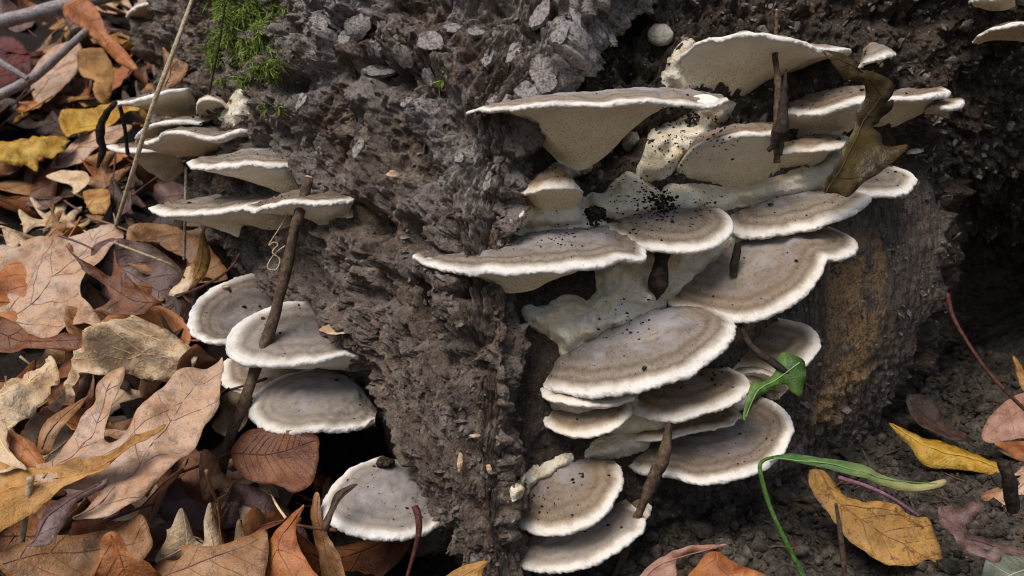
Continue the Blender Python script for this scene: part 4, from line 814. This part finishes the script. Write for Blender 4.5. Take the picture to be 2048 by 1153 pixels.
# the rest of the litter: shared leaf shapes, each leaf its own object
def filler_shape(kind, sd):
    rng = np.random.default_rng(sd); s = np.linspace(0.0, 1.0, 60); L = rng.uniform(.085, .125)
    if kind == 'oak':
        lob = 0.5 + 0.5 * np.cos((s - .16) * 2 * np.pi * 4.1); env = np.sin(np.pi * np.clip(s, 0, 1) ** .85) ** .7
        w = env * (0.07 + 0.26 * lob ** 1.4); fwd = 0.22 * lob * env
    else: w = 0.27 * np.sin(np.pi * s ** .8) ** .85; fwd = 0.05 * np.sin(np.pi * s)
    right = np.stack([w, s + fwd], 1); left = np.stack([-w * rng.uniform(.85, 1.1), s + fwd], 1)[::-1]
    o2 = np.vstack([right, left[1:-1]]) * L; q = np.c_[o2 * 120, np.full(len(o2), sd)]; o2 = o2 + np.stack([fbm(q, 2, sd), fbm(q, 2, sd + 1)], 1) * .0012
    bend, fold, rip, tw = rng.uniform(-14, 14), rng.uniform(-.7, .7), rng.uniform(.006, .014), rng.uniform(-7, 7)
    cc = rng.uniform(-4, 12)
    def H2(p): return bend * (np.asarray(p)[:, 1] - L / 2) ** 2 * .6 + fold * np.abs(np.asarray(p)[:, 0]) + tw * (np.asarray(p)[:, 1] - L / 2) * np.asarray(p)[:, 0] * 2 + fbm(np.c_[np.asarray(p) * 26, np.full(len(p), sd)], 3, sd) * rip + cc * np.asarray(p)[:, 0] ** 2
    blade, ed2, ribs = leaf_from_outline(o2, [np.array([(0, 0), (0, L * .5), (0, L * .97)])], H2, 5, .006)
    v, f = rib_mesh(ribs, H2, .0002); off = np.array((0, L / 2, 0))
    sp = spline([(0, .004), (.002, -.012), (.006, -.03)], 10); sv, sf = tube(np.c_[sp, np.full(10, H2(np.array([[0, .004]]))[0])], np.linspace(.0008, .0012, 10), 6)
    return mesh_from('blade', blade[0] - off, blade[1], attrs=dict(edge=ed2)), mesh_from('midrib', v - off, f), mesh_from('stalk', sv - off, sf)
KIND = [('oak', 'tan'), ('oak', 'russet'), ('oval', 'tan'), ('oak', 'lilac'), ('oval', 'russet'), ('oak', 'brown'), ('oval', 'orange'), ('oval', 'golden'), ('oak', 'pale'), ('oval', 'mauve'), ('oval', 'brown'), ('oval', 'yellow')]
WORD = dict(tan='tan', russet='russet', lilac='lilac-grey', brown='dark brown', orange='orange', golden='golden', pale='pale buff', mauve='mauve', yellow='yellow')
SHAPES = [(filler_shape(k, 300 + 11 * i + j), k, c) for i, (k, c) in enumerate(KIND) for j in range(2)]
rng = np.random.default_rng(5)
HEROES = [o for o in COL.objects if o.get('category') == 'leaf']
def put_filler(P0, nor, i, lift, tilt):
    (bl, mi, st), k, c = SHAPES[i % len(SHAPES)]
    up = unit(nor * .55 + np.array((0, -.15, .45)) + rng.normal(0, tilt, 3)); q = Vector(up).to_track_quat('Z', 'Y').to_matrix().to_4x4() @ Matrix.Rotation(rng.uniform(0, 6.28), 4, 'Z')
    pos = P0 + np.array((0, 0, lift)); kn = 'oak' if k == 'oak' else 'oval'
    near_ = min(HEROES, key=lambda h: np.linalg.norm(np.array(h.location) - pos))['label']
    for cut in (' lying', ' with', ' leaning', ' arched', ' rolled', ' curled', ' standing', ' tilted', ' showing', ' poking', ' folded', ' tucked', ' hanging', ' wrapped', ' bent', ' beside', ' behind', ' before', ' among', ' against', ' under', ' below', ' on ', ' low', ' above', ' drooping', ' beneath', ' in '): near_ = near_.split(cut)[0]
    pose = 'upright' if up[2] < .45 else 'slanting' if up[2] < .75 else 'flat'
    r = empty('leaf', pos, f"{pose} {WORD[c]} {kn} leaf in the litter by the {near_}", 'leaf', f"{WORD[c]} {kn} litter leaves")
    r.rotation_euler = q.to_euler(); sc_ = rng.uniform(.75, 1.2); r.scale = (sc_, sc_, sc_)
    bo = link('blade', bl, LM[c], r); link('midrib', mi, RIB[c], bo); link('stalk', st, RIB[c], r)
i = 0; placed = 0
CAPS = np.concatenate([g[::8, ::8].reshape(-1, 3) for g, _n, _e, _a in TOPS])
while placed < 185:
    px = rng.uniform(-60, 700); py = rng.uniform(-30, 1200)
    lim = np.interp(py, [0, 200, 430, 540, 740, 880, 1010, 1130, 1200], [430, 420, 440, 500, 690, 760, 840, 930, 960])
    if px > lim - 40: continue
    h, nr = hit_ground(px, py)
    if h[1] > 3.5 or np.min(np.linalg.norm(CAPS - h, axis=1)) < .058: continue
    if py > 430 and rng.random() < .62: continue
    hole = px > 560 and py > 850
    while py > 430 and SHAPES[i % len(SHAPES)][2] in ('yellow', 'golden', 'lilac'): i += 1
    put_filler(h, nr, i, rng.uniform(.002, .012 if hole else .03), .12 if hole else .38); i += 1; placed += 1
for _ in range(45):                                             # beside and behind, where a step to the side would look
    x, y = rng.uniform(-1.1, -.4), rng.uniform(.15, 1.2); h, nr = drop(x, y); put_filler(h, nr, i, rng.uniform(.003, .02), .25); i += 1
for _ in range(12):
    x, y = rng.uniform(.30, .9), rng.uniform(.25, .62); h, nr = drop(x, y); put_filler(h, nr, i, rng.uniform(.003, .012), .2); i += 1

# ------------------------------------------------------------------ sticks, stems and straws
def stick_material(name, a, b, c, gloss=.8, stretch=True):
    m = Mat(name, gloss, 0.2); n = m.noise(260, 5, .65); n2 = m.noise(60, 4, .6)
    col = m.ramp(m.math('ADD', m.math('MULTIPLY', n, .6), m.math('MULTIPLY', n2, .4)), [(.35, a), (.5, b), (.68, c)])
    col = m.mix(1.0, col, m.ramp(m.noise(420, 6, .8), [(.36, .35), (.5, 1.0), (.7, 1.0)]), 'MULTIPLY')
    return m.done(col, m.bump(m.noise(700, 4, .7), .6, .001, m.bump(n, .8, .002)))
ST = dict(bark=stick_material('stick_bark', S(58, 44, 34), S(92, 74, 58), S(128, 106, 84)), dark=stick_material('dark_twig', S(30, 24, 20), S(52, 42, 36), S(82, 68, 58)),
          straw=stick_material('dry_straw', S(150, 128, 98), S(186, 166, 136), S(206, 190, 164), .6), grey=stick_material('grey_twig', S(120, 110, 108), S(156, 146, 144), S(184, 174, 170)),
          red=stick_material('red_stem', S(62, 32, 25), S(88, 50, 40), S(118, 76, 62), .5), green=stick_material('green_stem', S(56, 88, 34), S(76, 110, 46), S(104, 132, 68), .4),
          pinkish=stick_material('mauve_stem', S(112, 72, 86), S(144, 98, 114), S(168, 128, 140), .5), wood=stick_material('broken_wood', S(140, 112, 92), S(186, 158, 136), S(214, 190, 170)))
def stick(label, pts, r, mat, name='stick', cat='stick', sides=12, rough=.22, n=56, ridges=0.07, ends=None, group=None):
    P = spline([at(*p) for p in pts], n); rr = np.interp(np.linspace(0, 1, n), np.linspace(0, 1, len(r)), r) if isinstance(r, (list, tuple)) else np.full(n, r)
    v, f = tube(P, rr, sides, rough, len(label), True, ridges); c = P[-1]
    if ends is None: return tag(link(name, mesh_from(name, v - c, f), ST[mat], None, c), label, cat, group)
    root = empty(name, c, label, cat, group); link('bark', mesh_from('bark', v - c, f), ST[mat], root)
    d = unit(P[0] - P[1]); v, f = tube(np.array([P[0] - d * .003, P[0] + d * .0006, P[0] + d * .0012]), [rr[0] * .93, rr[0] * .9, rr[0] * .6], 14, .05, 3)
    link('cut_end', mesh_from('cut_end', v - c, f), ST[ends], root); return root
stick('straight brown stick leaning through two brackets, its top cut off clean', [(618,356,.585),(604,410,.579),(589,460,.572),(578,515,.567),(557,600,.560),(540,662,.552),(512,735,.540),(490,800,.530),(455,895,.515),(430,1000,.53),(415,1090,.55)], [.0036,.0037,.0040,.0037,.0040,.0036,.0035,.0040,.0043,.0040], 'bark', ends='wood', rough=.22, ridges=.05, n=60)
stick('grey stick lying in the dark gap behind the leaves', [(495,975,.56),(460,1040,.55),(428,1095,.545)], [.0036,.0042,.0044], 'dark')
stick('slender broken twig piercing the highest big shelf with bark peeling off', [(1553,22,.572),(1552,72,.567),(1550,108,.556),(1556,170,.545),(1553,250,.528),(1554,326,.528)], [.0009,.0019,.0020,.0024,.0024,.0022], 'bark', ends='wood', rough=.4)
stick('curled strip of grey bark hanging from the broken twig', [(1572,140,.545),(1568,190,.535),(1564,240,.522),(1550,285,.521),(1535,302,.522)], [.0006,.0018,.0026,.0046,.0015], 'dark', 'bark_strip', 'bark', 8, .6)
stick('thick dark broken twig embedded in the white crust under the tongue shelf', [(1328,494,.520),(1322,525,.508),(1317,560,.506),(1312,598,.515)], [.0050,.0052,.0060,.0015], 'dark', rough=.5)
stick('knotted twig stuck down through the mottled shelf to the soil', [(1338,828,.478),(1337,848,.464),(1335,872,.461),(1331,900,.459),(1322,925,.457),(1308,955,.455),(1285,1010,.455),(1255,1090,.46),(1222,1170,.46)], [.0022,.0023,.0040,.0046,.0026,.0024,.0026,.0024,.0022], 'bark', rough=.6, ridges=.12, n=90)
stick('short stub of twig standing on the two-lobed shelf', [(1477,488,.515),(1471,515,.513),(1467,552,.511)], [.0024,.0028,.0024], 'dark', rough=.35)
stick('thin dark twig sloping from the shelves past the green leaf', [(1478,640,.495),(1490,670,.488),(1505,695,.482),(1560,735,.472),(1632,782,.468)], [.0012,.0020,.0026,.0016,.0010], 'dark', rough=.35, n=50)
stick('long pale straw slanting across the bracket stack', [(388,-10,.70),(352,90,.67),(305,215,.655),(270,330,.66),(232,452,.68)], [.0016,.0019,.0019,.0018,.0016], 'straw', 'straw', 'straw', 7, .05)
stick('pale straw lying over the lilac oak leaf and the dark gap', [(228,486,.60),(290,510,.60),(340,530,.605),(368,556,.62)], .0011, 'straw', 'straw', 'straw', 6, .05)
stick('upright thin straw stalk in front of the dark trunk side', [(372,335,.70),(370,440,.69),(368,520,.69)], .0012, 'straw', 'straw', 'straw', 6, .1)
stick('thick pale grey twig lying along the top of the bank', [(-30,52,1.05),(60,30,1.04),(130,12,1.03),(260,-14,1.05)], [.009,.0085,.008,.007], 'grey', rough=.1)
stick('slim grey twig crossing the bank below the thick one', [(-30,205,.98),(60,160,.97),(120,110,.96),(175,60,.96)], [.006,.0055,.005,.0035], 'grey', rough=.12)
stick('grey twig poking up from the dark red leaf', [(-20,112,.92),(55,158,.92)], [.004,.003], 'grey')
stick('dark forked stem rising beside the doubled white shelf', [(232,205,.70),(212,228,.705),(200,262,.71),(205,300,.715),(195,335,.72)], [.0018,.003,.0035,.003,.0015], 'dark', rough=.4)
stick('thin dark stem below the pale bracket', [(240,212,.70),(250,260,.71),(256,310,.72)], .0016, 'dark', rough=.3)
stick('slender moss-side stalk leaning on the bark', [(450,10,.665),(438,90,.66),(424,160,.665),(418,192,.68)], .0008, 'dark', 'twig', 'twig', 6, .1)
stick('dull yellow-brown stem standing before the golden rolled leaf', [(62,955,.43),(52,1030,.43),(42,1100,.43),(34,1175,.43)], [.0021,.0017,.0017,.0019], 'straw', 'twig', 'twig', 8, .08)
stick('curved red-brown stem hooked over the lone low shelf', [(830,1013,.452),(838,1040,.447),(836,1075,.445),(824,1120,.442),(808,1175,.44)], [.0022,.0020,.0014,.0012,.0011], 'red', 'twig', 'twig', 8, .12)
stick('long thin red stem slanting down beside the hollow', [(1895,588,.60),(1905,632,.59),(1938,690,.575),(1985,755,.56),(2070,840,.54)], [.0018,.0014,.0013,.0014,.0014], 'red', 'twig', 'twig', 8, .12)
gl = np.array(GRASS.location); gp = spline([at(*p) for p in [(1545,915,.455),(1526,922,.45),(1520,940,.445),(1535,1000,.44),(1560,1060,.435),(1590,1120,.43),(1616,1175,.425)]], 50)
v, f = tube(gp, np.interp(np.linspace(0, 1, 50), np.linspace(0, 1, 7), [.0009,.0013,.0015,.0013,.0016,.0014,.0014]), 8, .05, 4); link('stem', mesh_from('stem', v - gl, f), ST['green'], GRASS)
stick('thin mauve stem arching over the ochre leaf', [(1676,955,.50),(1730,972,.495),(1780,995,.49),(1836,1032,.49)], .0013, 'pinkish', 'twig', 'twig', 7, .05)
stick('short pale-tipped stalk poking up in front of the ochre leaf', [(1672,1008,.43),(1680,1060,.43),(1690,1150,.43)], [.0009,.0018,.0016], 'bark', 'twig', 'twig', 7, .1)
stick('stubby dark twig below the rolled yellow leaf', [(2006,925,.47),(2016,960,.47),(2026,1020,.475)], [.0038,.0040,.0036], 'dark', rough=.3)
stick('reddish leaf stalk lying over the curled pink leaf', [(1452,1096,.455),(1400,1098,.45),(1345,1110,.445),(1300,1140,.44)], .0013, 'red', 'twig', 'twig', 7, .1)
stick('twisted pale tendril curling beside the cut stick', [(575,428,.585),(560,455,.583),(538,490,.582),(548,485,.58),(556,490,.58),(545,505,.578),(560,520,.578),(552,540,.578),(535,535,.579),(548,510,.58),(570,492,.58)], .0006, 'straw', 'tendril', 'tendril', 6, .05, 90)
stick('thin brown stalk lying over litter toward the round shelf', [(480,508,.62),(462,535,.615),(430,560,.61),(385,582,.61),(350,592,.61)], .0010, 'red', 'twig', 'twig', 6, .1)

# ------------------------------------------------------------------ loose bark plates, parts of the tree
rng = np.random.default_rng(11)
SPOTS = [(1080,150,34,52),(1048,188,26,26),(722,52,34,30),(690,75,22,26),(870,92,34,24),(812,112,26,30),(1000,205,40,16),(1085,30,22,40),(1120,70,20,44),(760,150,40,16),(905,60,22,14),(980,120,16,26),(640,45,20,18),(760,95,16,22),
         (600,200,16,26),(720,300,14,24),(640,310,14,24),(820,215,18,14),(930,325,16,18),(980,365,12,24),(1150,25,14,40),(1030,110,18,34),(955,70,20,14),(860,150,16,20)]
for px, py, rx, ry in SPOTS:
    h, nr = hit_trunk(px, py)
    if h is None: continue
    hs = [hit_trunk(px + dx * rx * .8, py + dy * ry * .8)[0] for dx in (-1, -.5, 0, .5, 1) for dy in (-1, -.5, 0, .5, 1)]; hs = np.array([q for q in hs if q is not None and abs(q[1] - h[1]) < .03])
    cen = hs.mean(0); A_ = np.c_[hs[:, [0, 2]] - cen[[0, 2]], np.ones(len(hs))]; co_, *_r = np.linalg.lstsq(A_, hs[:, 1], rcond=None)
    co_ = np.clip(co_, -.9, .9); nr = unit(np.array((co_[0], -1.0, co_[1])) + rng.normal(0, .05, 3)); res = ((hs - cen) @ nr); h = cen + nr * np.percentile(res, 90); s_ = np.linalg.norm(h - CAM) / FPX
    a = np.linspace(0, 2 * np.pi, 44, endpoint=False); ca = np.sort(rng.uniform(0, 6.283, 7)); cr = rng.uniform(.65, 1.25, 7); rad = np.interp(a, ca, cr, period=2 * np.pi) + .12 * fbm(np.c_[np.cos(a) * 4, np.sin(a) * 4, np.full(44, px)], 3, px)
    ex = unit(np.cross(nr, (0, 0, 1))); ex = -ex if ex[0] < 0 else ex; ey = np.cross(nr, ex); ey = ey if ey[2] > 0 else -ey
    o2 = np.stack([np.cos(a) * rx * rad, np.sin(a) * ry * rad], 1) * s_ * .85
    V2, F = fill_polygon(o2, .0028); ed = edge_distance(V2, o2)
    zz = fbm(np.c_[V2 * 130, np.full(len(V2), px)], 4, 3) * .0014 + fbm(np.c_[V2 * 45, np.full(len(V2), px)], 2, 4) * .004 + sstep(0, .004, ed) * .001
    n_out = np.cross(ex, ey); sgn = 1 if np.dot(n_out, nr) > 0 else -1
    V = V2[:, :1] * ex + V2[:, 1:] * ey + nr * zz[:, None]
    F = [f if (np.cross(V2[f[1]] - V2[f[0]], V2[f[2]] - V2[f[0]]) * sgn) > 0 else f[::-1] for f in F]
    W_, G = solid(V, F, vertex_normals(V, F), .0035)
    link('bark_plate', mesh_from('bark_plate', W_, G, False, dict(pale=np.full(len(W_), 1.0), cell=np.full(len(W_), .7))), MAT_TRUNK, tree, h + nr * .0004 - TOFF)

# ------------------------------------------------------------------ moss on the bark: a mat of tiny curved shoots
def moss_material():
    m = Mat('moss', .6, .3); t = m.attr('tip'); n = m.noise(160, 3)
    c = m.mix(t, m.ramp(n, [(.35, S(50, 66, 22)), (.65, S(78, 98, 34))]), m.ramp(n, [(.35, S(132, 156, 58)), (.65, S(178, 194, 98))])); m.done(c); return m.translucent(c, .25)
rng = np.random.default_rng(23); MV, MF, MT = [], [], []
PATCH = [(450,40,34,60,700),(475,100,40,50,700),(500,30,42,34,700),(470,150,34,26,550),(435,110,18,50,420),(545,130,22,34,220),(520,75,24,50,350),(545,20,30,24,160),(500,140,34,18,220),(530,215,6,12,40),(558,215,4,8,25),(430,125,12,18,160),(885,160,6,8,18),(440,10,18,20,300)]
for px, py, rx, ry, n in PATCH:
    for _ in range(int(n * 1.5)):
        q = rng.normal(0, .5, 2); x, y = px + q[0] * rx, py + q[1] * ry
        if fbm(np.array([[x * .06, y * .06, 1.]]), 2, 4)[0] < -.12: continue
        h, nr = hit_trunk(x, y)
        if h is None: continue
        d = unit(nr + rng.normal(0, .55, 3)); up = unit(np.array((0, 0, -.4)) + rng.normal(0, .6, 3)); L = rng.uniform(.003, .0085); w = unit(np.cross(d, up)) * rng.uniform(.00025, .0005); b = len(MV)
        for k, t_ in enumerate((0, .35, .7, 1.0)):
            c = h + d * L * t_ + up * L * .6 * t_ ** 2; ww = w * (1.0, 1.1, .7, .05)[k]
            MV += [c - ww, c + ww]; MT += [t_, t_]
        for k in range(3): MF.append((b + 2 * k, b + 2 * k + 1, b + 2 * k + 3, b + 2 * k + 2))
tag(link('moss', mesh_from('moss', np.array(MV), MF, attrs=dict(tip=np.array(MT))), moss_material()), 'bright green moss growing on the shaded bark', 'moss', kind='stuff')

# ------------------------------------------------------------------ crumbs of soil on the caps, clods and chips on the ground
ICO = np.array([(0, 0, 1), (.894, 0, .447), (.276, .851, .447), (-.724, .526, .447), (-.724, -.526, .447), (.276, -.851, .447), (.724, .526, -.447), (-.276, .851, -.447), (-.894, 0, -.447), (-.276, -.851, -.447), (.724, -.526, -.447), (0, 0, -1)])
ICF = np.array([(0,1,2),(0,2,3),(0,3,4),(0,4,5),(0,5,1),(1,6,2),(2,7,3),(3,8,4),(4,9,5),(5,10,1),(6,7,2),(7,8,3),(8,9,4),(9,10,5),(10,6,1),(11,7,6),(11,8,7),(11,9,8),(11,10,9),(11,6,10)])
def bits(P, size, rng, flat=.8):
    n = len(P); V = ICO[None] * size[:, None, None] * (1 + rng.normal(0, .28, (n, 12, 1))) * np.stack([rng.uniform(.6, 1.5, n), rng.uniform(.6, 1.5, n), np.full(n, flat)], 1)[:, None] + P[:, None]
    return V.reshape(-1, 3), (ICF[None] + (np.arange(n) * 12)[:, None, None]).reshape(-1, 3)
def crumb_material():
    m = Mat('soil_crumb', .95, .1); return m.done(m.ramp(m.noise(500, 4), [(.35, S(28, 23, 19)), (.5, S(48, 40, 33)), (.7, S(84, 72, 60))]), m.bump(m.noise(1600, 2), .6, .0005))
MAT_CRUMB = crumb_material(); rng = np.random.default_rng(31); cp, cs = [], []
for g, nn, e, amt in TOPS:
    n = int(46 * amt); 
    for _ in range(n):
        a, b = int(rng.integers(2, g.shape[0] - 4)), int(rng.integers(2, g.shape[1] - 2))
        if e[a, b] < .006 or (nn[a, b][2] < .15): continue
        if fbm(np.array([g[a, b] * 55]), 2, 8)[0] < -.05 and rng.random() < .8: continue
        s_ = rng.choice([.0004, .0006, .0009, .0014], p=[.45, .33, .17, .05]); cp.append(g[a, b] + nn[a, b] * s_ * .4); cs.append(s_)
for px, py, rad, n, big in [(1190,432,17,120,.0016),(1325,408,26,160,.0014),(1300,400,40,60,.0010),(1310,425,60,60,.0009),(1250,385,50,50,.0008),(1240,650,60,40,.0009),(1385,240,12,60,.0014),(1440,265,40,50,.0010),(1345,235,30,40,.0009),(1120,470,40,30,.0009),(1360,290,50,60,.0009),(1410,405,40,30,.0008)]:
    h, _ = hit_trunk(px, py)
    for _ in range(n):
        q = rng.normal(0, .5, 2) * rad
        cp.append(None); cs.append((px + q[0], py + q[1], rng.uniform(.4, 1) * big))
dg = bpy.context.evaluated_depsgraph_get(); dg.update()
P_, S_ = [], []
for p, s_ in zip(cp, cs):
    if p is not None: P_.append(p); S_.append(s_); continue
    ok, loc, nor, _i, ob, _m = scene.ray_cast(dg, Vector(CAM), Vector(ray_dir(s_[0], s_[1])))
    if ok: P_.append(np.array(loc) + np.array(nor) * s_[2] * .3); S_.append(s_[2])
v, f = bits(np.array(P_), np.array(S_), rng)
tag(link('soil_crumbs', mesh_from('soil_crumbs', v, f, False), MAT_CRUMB), 'dark crumbs of soil scattered over the bracket caps and crusts', 'soil', kind='stuff')
# clods on the bare soil
cl, sz = [], []
for _ in range(5200):
    px, py = rng.uniform(960, 2100), rng.uniform(700, 1200); d = ray_dir(px, py)
    ok, loc, nor, _i, ob, _m = scene.ray_cast(dg, Vector(CAM), Vector(d))
    if not ok or ob.name != 'ground': continue
    s_ = rng.choice([.0009, .0018, .0034, .0068], p=[.52, .32, .12, .04]); cl.append(np.array(loc) + np.array((0, 0, s_ * .25))); sz.append(s_)
for _ in range(2500):
    x, y = rng.uniform(-.15, .8), rng.uniform(.15, .75); h, _n = drop(x, y); s_ = rng.choice([.0015, .0025, .0045], p=[.5, .35, .15]); cl.append(h + np.array((0, 0, s_ * .2))); sz.append(s_)
v, f = bits(np.array(cl), np.array(sz), rng)
tag(link('soil_clods', mesh_from('soil_clods', v, f), MAT_SOIL), 'crumbly dark clods of soil around the foot of the tree', 'soil', kind='stuff')
# wood chips and rootlets on the soil
V_, F_, k = [], [], 0
for _ in range(420):
    px, py = rng.uniform(1000, 2080), rng.uniform(760, 1180); ok, loc, nor, _i, ob, _m = scene.ray_cast(dg, Vector(CAM), Vector(ray_dir(px, py)))
    if not ok or ob.name != 'ground': continue
    p = np.array(loc) + np.array((0, 0, .0012)); a = rng.uniform(0, 6.28); L = rng.uniform(.004, .018); d = np.array((math.cos(a), math.sin(a), rng.normal(0, .25))) * L
    vv, ff = tube(spline([p - d / 2, p + rng.normal(0, .0012, 3), p + d / 2], 6), rng.uniform(.0002, .0009), 5, .3, int(px)); V_.append(vv); F_ += [tuple(i + k for i in q) for q in ff]; k += len(vv)
tag(link('wood_chips', mesh_from('wood_chips', np.vstack(V_), F_), ST['bark']), 'splinters and rootlets strewn over the dark soil', 'wood chips', kind='stuff')
# crumbling flakes and fine rootlets on the bark, parts of the tree
P_, S_, M_ = [], [], []
for _ in range(6500):
    px, py = rng.uniform(400, 2048), rng.uniform(-10, 1150); h, nr = hit_trunk(px, py)
    if h is None or h[1] > .78 or (1050 < px < 1560 and py > 380): continue
    if fbm(np.array([h * 40]), 2, 6)[0] < -.1: continue
    P_.append(h - TOFF + nr * .0003); S_.append(rng.choice([.0008, .0013, .002, .0032], p=[.4, .35, .19, .06])); M_.append(np.linalg.qr(rng.normal(0, 1, (3, 3)))[0])
P_, S_, M_ = np.array(P_), np.array(S_), np.array(M_)
v = ICO[None] * S_[:, None, None] * (1 + rng.normal(0, .3, (len(P_), 12, 1))) * np.array((1.5, 1.0, .45)); v = np.einsum('nij,nkj->nki', M_, v) + P_[:, None]
f = (ICF[None] + (np.arange(len(P_)) * 12)[:, None, None]).reshape(-1, 3)
o = link('bark_crumbs', mesh_from('bark_crumbs', v.reshape(-1, 3), f, False, dict(cell=np.repeat(rng.uniform(0, 1, len(P_)), 12), pale=np.repeat(rng.uniform(0, .7, len(P_)), 12))), MAT_TRUNK, tree); o['kind'] = 'stuff'
V_, F_, k = [], [], 0
for _ in range(70):
    px, py = rng.uniform(420, 1240), rng.uniform(0, 900); h, nr = hit_trunk(px, py)
    if h is None or h[1] > .74: continue
    d = unit(rng.normal(0, 1, 3) * np.array((1, .3, 1))); L = rng.uniform(.006, .024); p = h + nr * .0012 - TOFF; side_ = np.cross(nr, d)
    vv, ff = tube(spline([p - d * L / 2, p + nr * .002 + side_ * L * rng.normal(0, .2), p + d * L / 2 + side_ * L * rng.normal(0, .2)], 9), rng.uniform(.0001, .0002), 4, 0, 1); V_.append(vv); F_ += [tuple(i + k for i in q) for q in ff]; k += len(vv)
o = link('rootlets', mesh_from('rootlets', np.vstack(V_), F_), ST['bark'], tree); o['kind'] = 'stuff'
# single small things
def pebble(label, px, py, s_, mat, name='soil_lump', cat='soil lump', n=1, seed=3):
    ok, loc, nor, _i, ob, _m = scene.ray_cast(dg, Vector(CAM), Vector(ray_dir(px, py)))
    c = np.array(loc); th, ph = np.meshgrid(np.linspace(.01, 3.13, 18), np.linspace(0, 6.283, 28, endpoint=False)); dr = np.stack([np.sin(th) * np.cos(ph), np.sin(th) * np.sin(ph), np.cos(th)], -1)
    v = dr * s_ * (1 + .35 * fbm(dr * 2.2, 4, seed) + .25 * fbm(dr * 7, 2, seed + 1))[..., None] * np.array((1.25, .9, .75))
    return tag(link(name, mesh_from(name, v.reshape(-1, 3), grid_faces(28, 18, True)), mat, None, c + np.array((0, -.2, .5)) * s_), label, cat)
pebble('round black lump of soil lodged beside the tongue shelf', 1190, 434, .0058, MAT_CRUMB)
pebble('dark lump of bark lying on the lone low shelf', 770, 932, .0050, MAT_CRUMB, 'bark_lump', 'bark lump', seed=8)
pebble('small brown chip on the round pale-rimmed shelf', 452, 577, .0024, ST['wood'], 'bark_chip', 'bark chip', seed=12)
